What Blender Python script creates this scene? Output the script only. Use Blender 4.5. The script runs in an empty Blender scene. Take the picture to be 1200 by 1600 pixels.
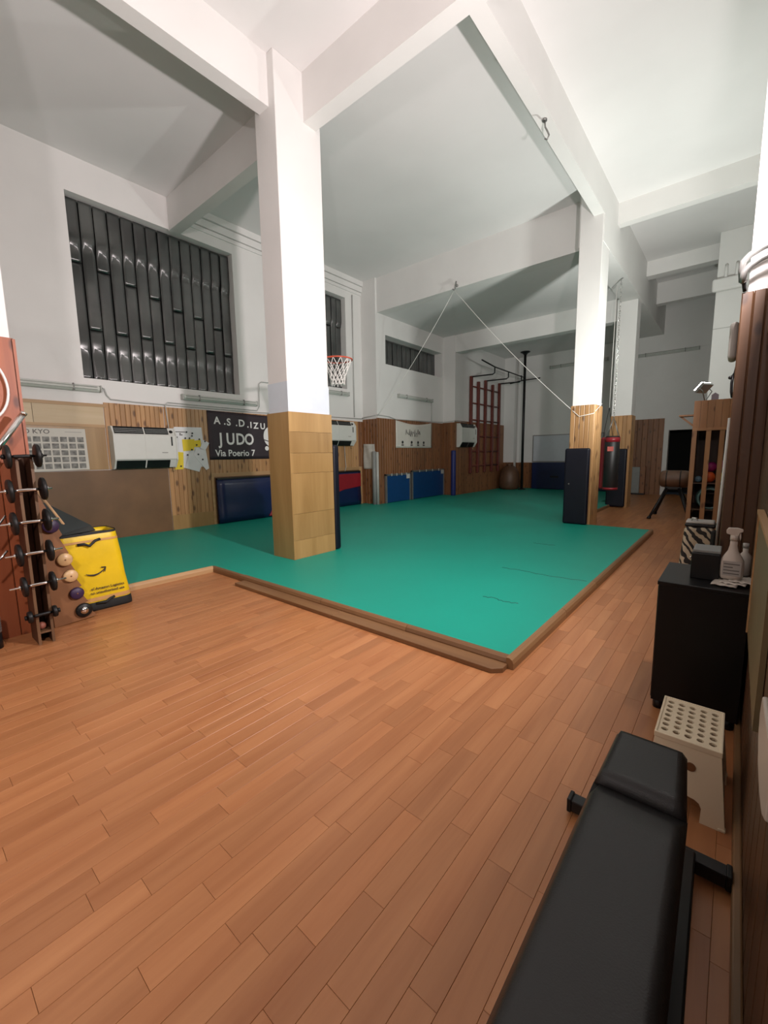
import bpy, bmesh, math, random
from mathutils import Vector, Matrix
random.seed(7)
scene = bpy.context.scene
COL = scene.collection
R = math.radians

# ------------------------------------------------------------------ camera
cam_d = bpy.data.cameras.new('camera'); cam = bpy.data.objects.new('camera', cam_d); COL.objects.link(cam)
cam_d.sensor_fit = 'HORIZONTAL'; cam_d.sensor_width = 36.0; cam_d.lens = 36.0 * 656.0 / 1200.0
cam_d.clip_start = 0.02
_a, _p, _r = R(40.0), R(7.65), R(-0.88)
_fw = Vector((-math.sin(_a)*math.cos(_p), math.cos(_a)*math.cos(_p), -math.sin(_p)))
_rt = Vector((math.cos(_a), math.sin(_a), 0)); _up = _rt.cross(_fw)
_rt, _up = math.cos(_r)*_rt + math.sin(_r)*_up, -math.sin(_r)*_rt + math.cos(_r)*_up
_m = Matrix((( _rt.x, _up.x, -_fw.x, 0), (_rt.y, _up.y, -_fw.y, 0), (_rt.z, _up.z, -_fw.z, 1.4), (0, 0, 0, 1)))
cam.matrix_world = _m
scene.camera = cam

# ------------------------------------------------------------------ world (night outside) and exposure
w = bpy.data.worlds.new('night'); scene.world = w; w.use_nodes = True
w.node_tree.nodes['Background'].inputs[0].default_value = (0.02, 0.025, 0.03, 1)
w.node_tree.nodes['Background'].inputs[1].default_value = 0.3
scene.view_settings.view_transform = 'Standard'; scene.view_settings.look = 'None'
scene.view_settings.gamma = 1.0; scene.view_settings.use_curve_mapping = False
scene.view_settings.exposure = -0.42
# power and colour of the LED floodlights (their fixtures are built with the objects below)
FLOOD = [  # position, aim, watts, colour
    ((0.05, 2.75, 2.75), (-1.0, 0.12, 0.10), 330.0, (1.0, 0.89, 0.885)),
    ((0.05, -0.90, 2.80), (-1.0, 0.10, 0.10), 130.0, (1.0, 0.89, 0.885)),
    ((-0.46, 7.62, 2.30), (-0.62, 0.34, 0.70), 160.0, (0.96, 1.0, 0.95)),
]

# ------------------------------------------------------------------ materials
def _mat(name):
    m = bpy.data.materials.new(name); m.use_nodes = True
    nt = m.node_tree; b = nt.nodes['Principled BSDF']
    return m, nt, b
def N(nt, t, **kw):
    n = nt.nodes.new(t)
    for k, v in kw.items(): setattr(n, k, v)
    return n
def plain(name, col, rough=0.5, metal=0.0, noise=0.06, nscale=8.0, bump=0.0, bscale=60.0, spec=0.5, stretch=(1, 1, 1)):
    m, nt, b = _mat(name)
    b.inputs['Roughness'].default_value = rough; b.inputs['Metallic'].default_value = metal
    b.inputs['Specular IOR Level'].default_value = spec
    geo = N(nt, 'ShaderNodeNewGeometry')
    mp = N(nt, 'ShaderNodeMapping'); mp.inputs['Scale'].default_value = stretch
    nt.links.new(geo.outputs['Position'], mp.inputs['Vector'])
    nz = N(nt, 'ShaderNodeTexNoise'); nz.inputs['Scale'].default_value = nscale; nz.inputs['Detail'].default_value = 4
    nt.links.new(mp.outputs[0], nz.inputs['Vector'])
    mr = N(nt, 'ShaderNodeMapRange'); mr.inputs[1].default_value = 0.3; mr.inputs[2].default_value = 0.7
    mr.inputs[3].default_value = 1 - noise; mr.inputs[4].default_value = 1 + noise
    nt.links.new(nz.outputs['Fac'], mr.inputs[0])
    mx = N(nt, 'ShaderNodeVectorMath', operation='SCALE'); mx.inputs[0].default_value = col
    nt.links.new(mr.outputs[0], mx.inputs['Scale']); nt.links.new(mx.outputs[0], b.inputs['Base Color'])
    if bump:
        n2 = N(nt, 'ShaderNodeTexNoise'); n2.inputs['Scale'].default_value = bscale; n2.inputs['Detail'].default_value = 3
        nt.links.new(geo.outputs['Position'], n2.inputs['Vector'])
        bp = N(nt, 'ShaderNodeBump'); bp.inputs['Strength'].default_value = bump; bp.inputs['Distance'].default_value = 0.01
        nt.links.new(n2.outputs['Fac'], bp.inputs['Height']); nt.links.new(bp.outputs[0], b.inputs['Normal'])
    return m
def wood(name, c1, c2, axis='z', rough=0.45, knots=0.0, vary=0.15, gscale=14.0, kscale=7.0, coat=0.0, spec=0.5):
    """grain stretched along one axis, each piece offset and shaded by its own random number"""
    m, nt, b = _mat(name)
    b.inputs['Roughness'].default_value = rough; b.inputs['Coat Weight'].default_value = coat
    b.inputs['Coat Roughness'].default_value = 0.25; b.inputs['Specular IOR Level'].default_value = spec
    geo = N(nt, 'ShaderNodeNewGeometry'); oi = N(nt, 'ShaderNodeObjectInfo')
    ad = N(nt, 'ShaderNodeMath', operation='ADD'); nt.links.new(geo.outputs['Random Per Island'], ad.inputs[0]); nt.links.new(oi.outputs['Random'], ad.inputs[1])
    fr = N(nt, 'ShaderNodeMath', operation='FRACT'); nt.links.new(ad.outputs[0], fr.inputs[0])
    ml = N(nt, 'ShaderNodeMath', operation='MULTIPLY'); ml.inputs[1].default_value = 37.0; nt.links.new(fr.outputs[0], ml.inputs[0])
    sc = {'x': (0.07, 1, 1), 'y': (1, 0.07, 1), 'z': (1, 1, 0.07)}[axis]
    mp = N(nt, 'ShaderNodeMapping'); mp.inputs['Scale'].default_value = sc
    nt.links.new(geo.outputs['Position'], mp.inputs['Vector'])
    nz = N(nt, 'ShaderNodeTexNoise', noise_dimensions='4D'); nz.inputs['Scale'].default_value = gscale; nz.inputs['Detail'].default_value = 6
    nz.inputs['Roughness'].default_value = 0.62; nz.inputs['Distortion'].default_value = 0.6
    nt.links.new(mp.outputs[0], nz.inputs['Vector']); nt.links.new(ml.outputs[0], nz.inputs['W'])
    rp = N(nt, 'ShaderNodeValToRGB'); rp.color_ramp.elements[0].position = 0.32; rp.color_ramp.elements[1].position = 0.68
    rp.color_ramp.elements[0].color = (*c2, 1); rp.color_ramp.elements[1].color = (*c1, 1)
    nt.links.new(nz.outputs['Fac'], rp.inputs['Fac'])
    out = rp.outputs['Color']
    if knots:
        sx = N(nt, 'ShaderNodeSeparateXYZ'); nt.links.new(geo.outputs['Position'], sx.inputs[0])
        ac = N(nt, 'ShaderNodeMath', operation='ADD'); nt.links.new(sx.outputs['X'], ac.inputs[0]); nt.links.new(sx.outputs['Y'], ac.inputs[1])
        zz_ = N(nt, 'ShaderNodeMath', operation='MULTIPLY_ADD'); zz_.inputs[1].default_value = 0.45; nt.links.new(sx.outputs['Z'], zz_.inputs[0]); nt.links.new(ml.outputs[0], zz_.inputs[2])
        cx_ = N(nt, 'ShaderNodeCombineXYZ'); nt.links.new(ac.outputs[0], cx_.inputs[0]); nt.links.new(zz_.outputs[0], cx_.inputs[1])
        vo = N(nt, 'ShaderNodeTexVoronoi', voronoi_dimensions='2D'); vo.inputs['Scale'].default_value = kscale
        nt.links.new(cx_.outputs[0], vo.inputs['Vector'])
        kr = N(nt, 'ShaderNodeMapRange'); kr.inputs[1].default_value = 0.06; kr.inputs[2].default_value = 0.14
        kr.inputs[3].default_value = knots; kr.inputs[4].default_value = 0.0
        nt.links.new(vo.outputs['Distance'], kr.inputs[0])
        mk = N(nt, 'ShaderNodeMix', data_type='RGBA'); mk.inputs['B'].default_value = (c2[0]*0.28, c2[1]*0.22, c2[2]*0.2, 1)
        nt.links.new(kr.outputs[0], mk.inputs['Factor']); nt.links.new(out, mk.inputs['A']); out = mk.outputs['Result']
    mr = N(nt, 'ShaderNodeMapRange'); mr.inputs[3].default_value = 1 - vary; mr.inputs[4].default_value = 1 + vary
    nt.links.new(fr.outputs[0], mr.inputs[0])
    mx = N(nt, 'ShaderNodeVectorMath', operation='SCALE'); nt.links.new(out, mx.inputs[0]); nt.links.new(mr.outputs[0], mx.inputs['Scale'])
    nt.links.new(mx.outputs[0], b.inputs['Base Color'])
    bp = N(nt, 'ShaderNodeBump'); bp.inputs['Strength'].default_value = 0.08; bp.inputs['Distance'].default_value = 0.004
    nt.links.new(nz.outputs['Fac'], bp.inputs['Height']); nt.links.new(bp.outputs[0], b.inputs['Normal'])
    return m
def emit(name, col, s):
    m, nt, b = _mat(name); b.inputs['Base Color'].default_value = (*col, 1)
    b.inputs['Emission Color'].default_value = (*col, 1); b.inputs['Emission Strength'].default_value = s
    return m
def stripes(name, c1, c2):
    m, nt, b = _mat(name); b.inputs['Roughness'].default_value = 0.7
    g = N(nt, 'ShaderNodeNewGeometry'); mp = N(nt, 'ShaderNodeMapping'); mp.inputs['Rotation'].default_value = (0.5, 0.6, 0.3)
    nt.links.new(g.outputs['Position'], mp.inputs['Vector'])
    wv = N(nt, 'ShaderNodeTexWave'); wv.inputs['Scale'].default_value = 5.5; wv.inputs['Distortion'].default_value = 9.0; wv.inputs['Detail Scale'].default_value = 1.3
    nt.links.new(mp.outputs[0], wv.inputs['Vector'])
    rp = N(nt, 'ShaderNodeValToRGB'); rp.color_ramp.interpolation = 'CONSTANT'
    rp.color_ramp.elements[0].color = (*c1, 1); rp.color_ramp.elements[1].position = 0.45; rp.color_ramp.elements[1].color = (*c2, 1)
    nt.links.new(wv.outputs['Fac'], rp.inputs['Fac']); nt.links.new(rp.outputs['Color'], b.inputs['Base Color'])
    return m
M = {}
M['paint'] = plain('wall_paint', (0.74, 0.73, 0.71), 0.7, noise=0.03, nscale=1.3, bump=0.05, bscale=25)
M['ceiling'] = plain('ceiling_paint', (0.74, 0.73, 0.72), 0.75, noise=0.04, nscale=0.7)
M['bluepaint'] = plain('pale_blue_paint', (0.62, 0.68, 0.74), 0.6, noise=0.02)
M['floor'] = wood('laminate', (0.47, 0.208, 0.084), (0.34, 0.128, 0.046), 'y', 0.36, 0, 0.10, 9.0, coat=0.0)
M['gap'] = plain('dark_gap', (0.13, 0.06, 0.028), 0.8)
M['mat'] = plain('green_vinyl', (0.002, 0.30, 0.215), 0.5, noise=0.05, nscale=0.9, bump=0.05, bscale=18)
M['matdark'] = plain('green_vinyl_crease_shade', (0.003, 0.10, 0.075), 0.5)  # darker copy of the mat green, painting shade into its creases
M['pine'] = wood('knotty_pine', (0.47, 0.265, 0.115), (0.35, 0.175, 0.065), 'z', 0.42, 0.85, 0.13, 12, 4.2)
M['pinedark'] = wood('brown_boards', (0.25, 0.108, 0.042), (0.17, 0.066, 0.024), 'z', 0.45, 0.7, 0.16, 12, 5.0)
M['pinered'] = wood('red_pine', (0.36, 0.105, 0.040), (0.26, 0.066, 0.024), 'z', 0.4, 0.85, 0.10, 10, 5.0)
M['pinenear'] = wood('walnut_pine', (0.105, 0.050, 0.022), (0.065, 0.029, 0.012), 'z', 0.45, 0.75, 0.15, 12, 6.0)
M['ply'] = wood('birch_ply', (0.41, 0.25, 0.095), (0.29, 0.165, 0.055), 'z', 0.40, 0.0, 0.10, 5)
M['plypale'] = wood('pale_ply', (0.60, 0.47, 0.30), (0.52, 0.39, 0.23), 'y', 0.5, 0.0, 0.06, 6)
M['hardboard'] = plain('hardboard', (0.155, 0.078, 0.030), 0.5, noise=0.14, nscale=3.0)
M['lath'] = wood('pale_lath', (0.46, 0.29, 0.14), (0.36, 0.21, 0.09), 'y', 0.5, 0.0, 0.1, 10)
M['edging'] = wood('edging_wood', (0.27, 0.15, 0.065), (0.19, 0.095, 0.038), 'y', 0.45, 0.0, 0.12, 10)
M['edgingx'] = wood('edging_wood_across', (0.25, 0.13, 0.055), (0.17, 0.08, 0.032), 'x', 0.45, 0.0, 0.12, 10)
M['glass'] = None
M['whiteplastic'] = plain('white_plastic', (0.62, 0.62, 0.58), 0.4, noise=0.02)
M['cream'] = plain('cream_plastic', (0.82, 0.70, 0.50), 0.4, noise=0.02)
M['black'] = plain('black_plastic', (0.007, 0.007, 0.007), 0.4, noise=0.1, spec=0.35)
M['blackwood'] = plain('black_laminate', (0.005, 0.005, 0.005), 0.35, noise=0.1, spec=0.3)
M['vinyl'] = plain('black_vinyl', (0.014, 0.013, 0.013), 0.42, noise=0.06, bump=0.12, bscale=260)
M['darksteel'] = plain('black_steel', (0.012, 0.012, 0.013), 0.4, 0.3)
M['iron'] = plain('cast_iron', (0.006, 0.006, 0.006), 0.45, 0.0, spec=0.35)
M['chrome'] = plain('chrome', (0.75, 0.74, 0.72), 0.16, 1.0, noise=0.02)
M['galv'] = plain('grey_steel', (0.28, 0.28, 0.27), 0.4, 0.7)
M['conduit'] = plain('grey_conduit', (0.46, 0.46, 0.44), 0.5)
M['fixture'] = plain('fixture_grey', (0.40, 0.41, 0.38), 0.35)
M['diffuser'] = plain('diffuser_plastic', (0.60, 0.62, 0.58), 0.25, noise=0.03)
M['navy'] = plain('navy_vinyl', (0.006, 0.014, 0.062), 0.30, noise=0.06, bump=0.08, bscale=8)
M['blue'] = plain('blue_vinyl', (0.004, 0.045, 0.155), 0.4, noise=0.06)
M['red'] = plain('red_vinyl', (0.25, 0.012, 0.020), 0.35, noise=0.06)
M['blackpad'] = plain('blue_black_vinyl', (0.004, 0.005, 0.012), 0.42, noise=0.1, spec=0.3)
M['banner'] = plain('banner_cloth', (0.024, 0.014, 0.020), 0.6, noise=0.1)
M['print'] = plain('white_print', (0.78, 0.77, 0.75), 0.6, noise=0.01)
M['ink'] = plain('dark_ink', (0.02, 0.02, 0.02), 0.6)
M['greyink'] = plain('grey_ink', (0.13, 0.12, 0.11), 0.6)
M['paper'] = plain('paper', (0.62, 0.59, 0.53), 0.7, noise=0.02)
M['paperwhite'] = plain('white_paper', (0.70, 0.70, 0.70), 0.7, noise=0.03)
M['paperyellow'] = plain('yellow_paper', (0.72, 0.55, 0.03), 0.7, noise=0.03)
M['photo'] = plain('grey_photo', (0.20, 0.195, 0.18), 0.6, noise=0.6, nscale=18.0)
M['yellowbag'] = plain('yellow_bag', (0.72, 0.49, 0.004), 0.45, noise=0.08, nscale=5, bump=0.35, bscale=9)
M['bagblack'] = plain('black_fabric', (0.010, 0.012, 0.012), 0.7)
M['bagtan'] = plain('tan_tape', (0.55, 0.30, 0.10), 0.5)
M['flap'] = plain('dark_grey_lining', (0.022, 0.028, 0.028), 0.6)
M['board'] = plain('plate_board', (0.21, 0.092, 0.036), 0.5, noise=0.08)
M['rackwood'] = wood('rack_wood', (0.095, 0.037, 0.015), (0.06, 0.022, 0.010), 'z', 0.5, 0.0, 0.15, 12)
M['rackedge'] = wood('rack_edge', (0.15, 0.078, 0.036), (0.10, 0.05, 0.022), 'z', 0.5, 0.0, 0.15, 12)
M['discpale'] = plain('pale_wood_disc', (0.60, 0.39, 0.19), 0.4, noise=0.05)
M['discpurple'] = plain('purple_disc', (0.035, 0.015, 0.055), 0.5)
M['rim'] = plain('orange_rim', (0.52, 0.075, 0.035), 0.4)
M['net'] = plain('white_cord', (0.78, 0.76, 0.72), 0.7)
M['barred'] = plain('dark_red_wood', (0.125, 0.026, 0.018), 0.42, noise=0.1)
M['leather'] = plain('brown_leather', (0.105, 0.05, 0.026), 0.5, noise=0.2)
M['whiteboard'] = plain('whiteboard', (0.55, 0.58, 0.62), 0.3, noise=0.02)
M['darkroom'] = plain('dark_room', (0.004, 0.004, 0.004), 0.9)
M['cage'] = wood('cage_pine', (0.42, 0.20, 0.080), (0.32, 0.135, 0.05), 'z', 0.45, 0.7, 0.12, 12, 6.0)
M['zebra'] = stripes('zebra_print', (0.012, 0.010, 0.009), (0.46, 0.38, 0.27))
M['pink'] = plain('magenta_rubber', (0.36, 0.02, 0.16), 0.4)
M['orange'] = plain('orange_rubber', (0.75, 0.12, 0.03), 0.4)
M['yellow'] = plain('yellow_rubber', (0.70, 0.55, 0.02), 0.4)
M['green'] = plain('lime_rubber', (0.30, 0.42, 0.05), 0.4)
M['teal'] = plain('teal_rubber', (0.11, 0.21, 0.20), 0.4)
M['paleblue'] = plain('pale_blue_rubber', (0.16, 0.28, 0.36), 0.4)
M['khaki'] = plain('khaki_board', (0.20, 0.15, 0.075), 0.5, noise=0.06)
M['label'] = plain('grey_label', (0.42, 0.40, 0.37), 0.5)
M['bottle'] = plain('bottle_white', (0.60, 0.54, 0.47), 0.35, noise=0.02)
M['redlabel'] = plain('pink_label', (0.55, 0.12, 0.10), 0.5)
M['cloth'] = plain('grey_cloth', (0.55, 0.55, 0.50), 0.8, noise=0.08, nscale=10)
M['greyfoam'] = plain('grey_foam', (0.24, 0.25, 0.24), 0.6)
M['bluefoam'] = plain('blue_foam', (0.012, 0.022, 0.14), 0.5)
M['shelfgrey'] = plain('violet_grey', (0.30, 0.27, 0.33), 0.5)
M['led'] = emit('led_panel', (1.0, 0.98, 0.95), 60.0)
def glass_mat():
    m, nt, b = _mat('dark_wired_glass')
    b.inputs['Roughness'].default_value = 0.31; b.inputs['Specular IOR Level'].default_value = 0.85
    b.inputs['Anisotropic'].default_value = 0.95; b.inputs['IOR'].default_value = 1.8
    tg = N(nt, 'ShaderNodeTangent', direction_type='RADIAL', axis='Z'); nt.links.new(tg.outputs[0], b.inputs['Tangent'])
    g = N(nt, 'ShaderNodeNewGeometry'); oi = N(nt, 'ShaderNodeObjectInfo')
    nz = N(nt, 'ShaderNodeTexNoise'); nz.inputs['Scale'].default_value = 2.2; nz.inputs['Detail'].default_value = 6
    nt.links.new(g.outputs['Position'], nz.inputs['Vector'])
    rp = N(nt, 'ShaderNodeValToRGB'); rp.color_ramp.elements[0].position = 0.40; rp.color_ramp.elements[1].position = 0.75
    rp.color_ramp.elements[0].color = (0.014, 0.016, 0.016, 1); rp.color_ramp.elements[1].color = (0.060, 0.064, 0.060, 1)
    nt.links.new(nz.outputs['Fac'], rp.inputs['Fac'])
    mr = N(nt, 'ShaderNodeMapRange'); mr.inputs[3].default_value = 0.6; mr.inputs[4].default_value = 1.5
    nt.links.new(oi.outputs['Random'], mr.inputs[0])
    mx = N(nt, 'ShaderNodeVectorMath', operation='SCALE'); nt.links.new(rp.outputs['Color'], mx.inputs[0]); nt.links.new(mr.outputs[0], mx.inputs['Scale'])
    nt.links.new(mx.outputs[0], b.inputs['Base Color'])
    n2 = N(nt, 'ShaderNodeTexNoise'); n2.inputs['Scale'].default_value = 14; nt.links.new(g.outputs['Position'], n2.inputs['Vector'])
    bp = N(nt, 'ShaderNodeBump'); bp.inputs['Strength'].default_value = 0.03; bp.inputs['Distance'].default_value = 0.01
    nt.links.new(n2.outputs['Fac'], bp.inputs['Height']); nt.links.new(bp.outputs[0], b.inputs['Normal'])
    return m
M['glass'] = glass_mat()

# ------------------------------------------------------------------ mesh helpers
def frame_of(d):
    d = Vector(d).normalized(); u = d.orthogonal().normalized()
    if abs(d.z) < 0.99: u = d.cross(Vector((0, 0, 1))).normalized()
    return d, u, d.cross(u).normalized()
class MB:
    def __init__(s): s.v = []; s.f = []; s.sm = []
    def add(s, vs, fs, smooth=False):
        o = len(s.v); s.v += [Vector(p) for p in vs]; s.f += [tuple(o + i for i in q) for q in fs]; s.sm += [smooth]*len(fs); return s
    def box(s, x0, x1, y0, y1, z0, z1):
        if x0 > x1: x0, x1 = x1, x0
        if y0 > y1: y0, y1 = y1, y0
        if z0 > z1: z0, z1 = z1, z0
        return s.add([(x0,y0,z0),(x1,y0,z0),(x1,y1,z0),(x0,y1,z0),(x0,y0,z1),(x1,y0,z1),(x1,y1,z1),(x0,y1,z1)],
                     [(0,3,2,1),(4,5,6,7),(0,1,5,4),(1,2,6,5),(2,3,7,6),(3,0,4,7)])
    def obox(s, c, ax, ay, az):
        """box from centre and three half-axis vectors"""
        c, ax, ay, az = Vector(c), Vector(ax), Vector(ay), Vector(az)
        vs = [c + sx*ax + sy*ay + sz*az for sz in (-1,1) for sx, sy in ((-1,-1),(1,-1),(1,1),(-1,1))]
        return s.add(vs, [(0,3,2,1),(4,5,6,7),(0,1,5,4),(1,2,6,5),(2,3,7,6),(3,0,4,7)])
    def beam(s, p0, p1, w, h, up=(0,0,1)):
        p0, p1 = Vector(p0), Vector(p1); d = (p1-p0); n = d.normalized(); u = Vector(up)
        x = n.cross(u).normalized(); y = x.cross(n).normalized()
        return s.obox((p0+p1)/2, d/2, x*w/2, y*h/2)
    def cyl(s, p0, p1, r, n=12, r2=None, caps=True):
        p0, p1 = Vector(p0), Vector(p1); r2 = r if r2 is None else r2
        d, u, v = frame_of(p1-p0); vs = []
        for p, q in ((p0, r), (p1, r2)):
            for k in range(n):
                t = 2*math.pi*k/n; vs.append(p + q*(math.cos(t)*u + math.sin(t)*v))
        s.add(vs, [(k, (k+1) % n, n+(k+1) % n, n+k) for k in range(n)], True)
        if caps: s.add(vs[:n], [tuple(range(n-1, -1, -1))]); s.add(vs[n:], [tuple(range(n))])
        return s
    def tube(s, pts, r, n=8, closed=False):
        pts = [Vector(p) for p in pts]; m = len(pts); vs = []; u = None
        for i, p in enumerate(pts):
            if closed: t = (pts[(i+1) % m] - pts[i-1]).normalized()
            else: t = (pts[min(i+1, m-1)] - pts[max(i-1, 0)]).normalized()
            if u is None: _, u, _v = frame_of(t)
            u = (u - t*u.dot(t)).normalized(); v = t.cross(u)
            rr = r[i] if isinstance(r, (list, tuple)) else r
            for k in range(n):
                a = 2*math.pi*k/n; vs.append(p + rr*(math.cos(a)*u + math.sin(a)*v))
        fs = []
        for i in range(m if closed else m-1):
            j = (i+1) % m
            for k in range(n): fs.append((i*n+k, i*n+(k+1) % n, j*n+(k+1) % n, j*n+k))
        s.add(vs, fs, True)
        if not closed: s.add(vs[:n], [tuple(range(n-1, -1, -1))]); s.add(vs[-n:], [tuple(range(n))])
        return s
    def lathe(s, c, prof, n=20, axis=(0,0,1), sy=1.0):
        """profile of (radius, height) turned about an axis through c"""
        c = Vector(c); d, u, v = frame_of(axis); vs = []
        if abs(d.z) > 0.99: u, v = Vector((1,0,0)), Vector((0,1,0))*(1 if d.z > 0 else -1)
        for r, h in prof:
            for k in range(n):
                a = 2*math.pi*k/n; vs.append(c + d*h + r*(math.cos(a)*u + sy*math.sin(a)*v))
        fs = [(i*n+k, i*n+(k+1) % n, (i+1)*n+(k+1) % n, (i+1)*n+k) for i in range(len(prof)-1) for k in range(n)]
        s.add(vs, fs, True)
        if prof[0][0] > 1e-4: s.add(vs[:n], [tuple(range(n-1, -1, -1))])
        if prof[-1][0] > 1e-4: s.add(vs[-n:], [tuple(range(n))])
        return s
    def ball(s, c, r, n=14, m=8, sx=1, sy=1, sz=1):
        vs = []; c = Vector(c)
        for i in range(m+1):
            t = math.pi*i/m
            for k in range(n):
                a = 2*math.pi*k/n; vs.append(c + Vector((r*sx*math.sin(t)*math.cos(a), r*sy*math.sin(t)*math.sin(a), -r*sz*math.cos(t))))
        return s.add(vs, [(i*n+k, i*n+(k+1) % n, (i+1)*n+(k+1) % n, (i+1)*n+k) for i in range(m) for k in range(n)], True)
    def prism(s, poly, lo, hi, axis='y'):
        """polygon in the plane across an axis (y: (x,z); x: (y,z); z: (x,y)), extruded from lo to hi"""
        def P(a, b, h): return {'y': (a, h, b), 'x': (h, a, b), 'z': (a, b, h)}[axis]
        n = len(poly); vs = [P(a, b, lo) for a, b in poly] + [P(a, b, hi) for a, b in poly]
        return s.add(vs, [tuple(range(n)), tuple(range(2*n-1, n-1, -1))] + [(k, n+k, n+(k+1) % n, (k+1) % n) for k in range(n)])
    def xf(s, mtx):
        s.v = [mtx @ p for p in s.v]; return s
    def build(s, name, mat, parent=None, bevel=0.0, seg=2, subsurf=0, origin=None, normals=True):
        me = bpy.data.meshes.new(name)
        lo = Vector([min(p[i] for p in s.v) for i in range(3)]); hi = Vector([max(p[i] for p in s.v) for i in range(3)])
        c = Vector(origin) if origin is not None else (lo+hi)/2
        me.from_pydata([p-c for p in s.v], [], s.f)
        for pl, q in zip(me.polygons, s.sm): pl.use_smooth = q
        if normals:
            bm = bmesh.new(); bm.from_mesh(me); bmesh.ops.remove_doubles(bm, verts=bm.verts, dist=1e-5)
            bmesh.ops.recalc_face_normals(bm, faces=bm.faces); bm.to_mesh(me); bm.free()
        me.materials.append(M[mat] if isinstance(mat, str) else mat)
        o = bpy.data.objects.new(name, me); COL.objects.link(o)
        if parent is not None: o.parent = parent; o.location = c - Vector(WL.get(parent.name, (0,0,0)))
        else: o.location = c
        WL[o.name] = c.copy()
        if bevel:
            b = o.modifiers.new('bevel', 'BEVEL'); b.width = bevel; b.segments = seg; b.limit_method = 'ANGLE'; b.angle_limit = R(40)
        if subsurf:
            d = o.modifiers.new('subdivision', 'SUBSURF'); d.levels = subsurf; d.render_levels = subsurf
        return o
WL = {}
def tag(o, label=None, cat=None, group=None, kind=None):
    if label: o['label'] = label
    if cat: o['category'] = cat
    if group: o['group'] = group
    if kind: o['kind'] = kind
    return o
def thing(name, loc, label, cat, group=None):
    o = bpy.data.objects.new(name, None); COL.objects.link(o); o.location = loc; o.empty_display_size = 0.1
    WL[o.name] = Vector(loc); return tag(o, label, cat, group)
def struct(o): o['kind'] = 'structure'; return o
def root_struct(name, loc):
    o = bpy.data.objects.new(name, None); COL.objects.link(o); o.location = loc; WL[o.name] = Vector(loc); o['kind'] = 'structure'; return o
def copy_part(src, parent, loc, scale=None):
    c = src.copy(); COL.objects.link(c); c.parent = parent
    c.location = Vector(loc) - (WL[parent.name] if parent is not None else Vector((0,0,0)))
    WL[c.name] = Vector(loc)
    if scale: c.scale = scale
    return c
def copy_tree(src, loc, rot=None):
    r = src.copy(); COL.objects.link(r); r.location = loc; WL[r.name] = Vector(loc)
    if rot is not None: r.rotation_euler = rot
    def rec(a, b):
        for ch in list(a.children):
            c = ch.copy(); COL.objects.link(c); c.parent = b; rec(ch, c)
    rec(src, r); return r
def cells(xs, ys, inside, lo, hi, axis='z'):
    """solid slab made of the grid cells for which inside(cx, cy) holds; axis gives the thickness direction"""
    mb = MB(); idx = {}
    def P(a, b, h): return {'z': (a, b, h), 'x': (h, a, b), 'y': (a, h, b)}[axis]
    def vid(i, j, k):
        if (i, j, k) not in idx: idx[(i, j, k)] = len(mb.v); mb.v.append(Vector(P(xs[i], ys[j], (lo, hi)[k])))
        return idx[(i, j, k)]
    nx, ny = len(xs)-1, len(ys)-1
    on = lambda i, j: 0 <= i < nx and 0 <= j < ny and inside((xs[i]+xs[i+1])/2, (ys[j]+ys[j+1])/2)
    for i in range(nx):
        for j in range(ny):
            if not on(i, j): continue
            for k in (0, 1):
                mb.f.append((vid(i,j,k), vid(i+1,j,k), vid(i+1,j+1,k), vid(i,j+1,k)))
            for di, dj, a, b in ((-1,0,(i,j),(i,j+1)), (1,0,(i+1,j),(i+1,j+1)), (0,-1,(i,j),(i+1,j)), (0,1,(i,j+1),(i+1,j+1))):
                if not on(i+di, j+dj): mb.f.append((vid(*a,0), vid(*b,0), vid(*b,1), vid(*a,1)))
    mb.sm = [False]*len(mb.f); return mb
def inr(a, b, r): return r[0] < a < r[1] and r[2] < b < r[3]
def wall_holes(name, axis, lo, hi, a0, a1, z0, z1, holes, mat='paint'):
    xs = sorted({a0, a1, *[h[0] for h in holes], *[h[1] for h in holes]}); ys = sorted({z0, z1, *[h[2] for h in holes], *[h[3] for h in holes]})
    return struct(cells(xs, ys, lambda a, b: not any(inr(a, b, h) for h in holes), lo, hi, axis).build(name, mat))

# ================================================================== THE SETTING
ZC = 6.0            # main ceiling
XL, XL2, XL3 = -8.12, -7.60, -7.15      # the left wall steps in twice
YA, YB, YF = 8.88, 12.2, 16.2
XR, YN = 0.13, -2.6
# --- floor: dark bed, then laminate planks laid along y
floor = struct(MB().box(XL-0.4, XR+0.3, YN-0.2, YF+0.3, -0.12, -0.012).build('floor', 'gap'))
PW = 0.0872
LENS = [0.38, 0.46, 0.54, 0.64]
def plank_mb(L, mb=None, cx=0.0, cy=0.0):
    mb = mb or MB(); a, b, e = PW/2 - 0.0004, L/2 - 0.0004, 0.0008
    vs = [(-a,-b,-0.011),(a,-b,-0.011),(a,b,-0.011),(-a,b,-0.011),(-a,-b,-e),(a,-b,-e),(a,b,-e),(-a,b,-e),(-a+e,-b+e,0),(a-e,-b+e,0),(a-e,b-e,0),(-a+e,b-e,0)]
    fs = [(8,9,10,11),(4,5,9,8),(5,6,10,9),(6,7,11,10),(7,4,8,11),(0,1,5,4),(1,2,6,5),(2,3,7,6),(3,0,4,7)]
    return mb.add([(x+cx, y+cy, z) for x, y, z in vs], fs)
rng = random.Random(3); allp = []
def floor_seen(x, y):
    if y < 2.62: return x > -4.98
    if y < 8.5: return x > -1.16
    return x > -2.62
ix = 0; x = XR - PW/2
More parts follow.
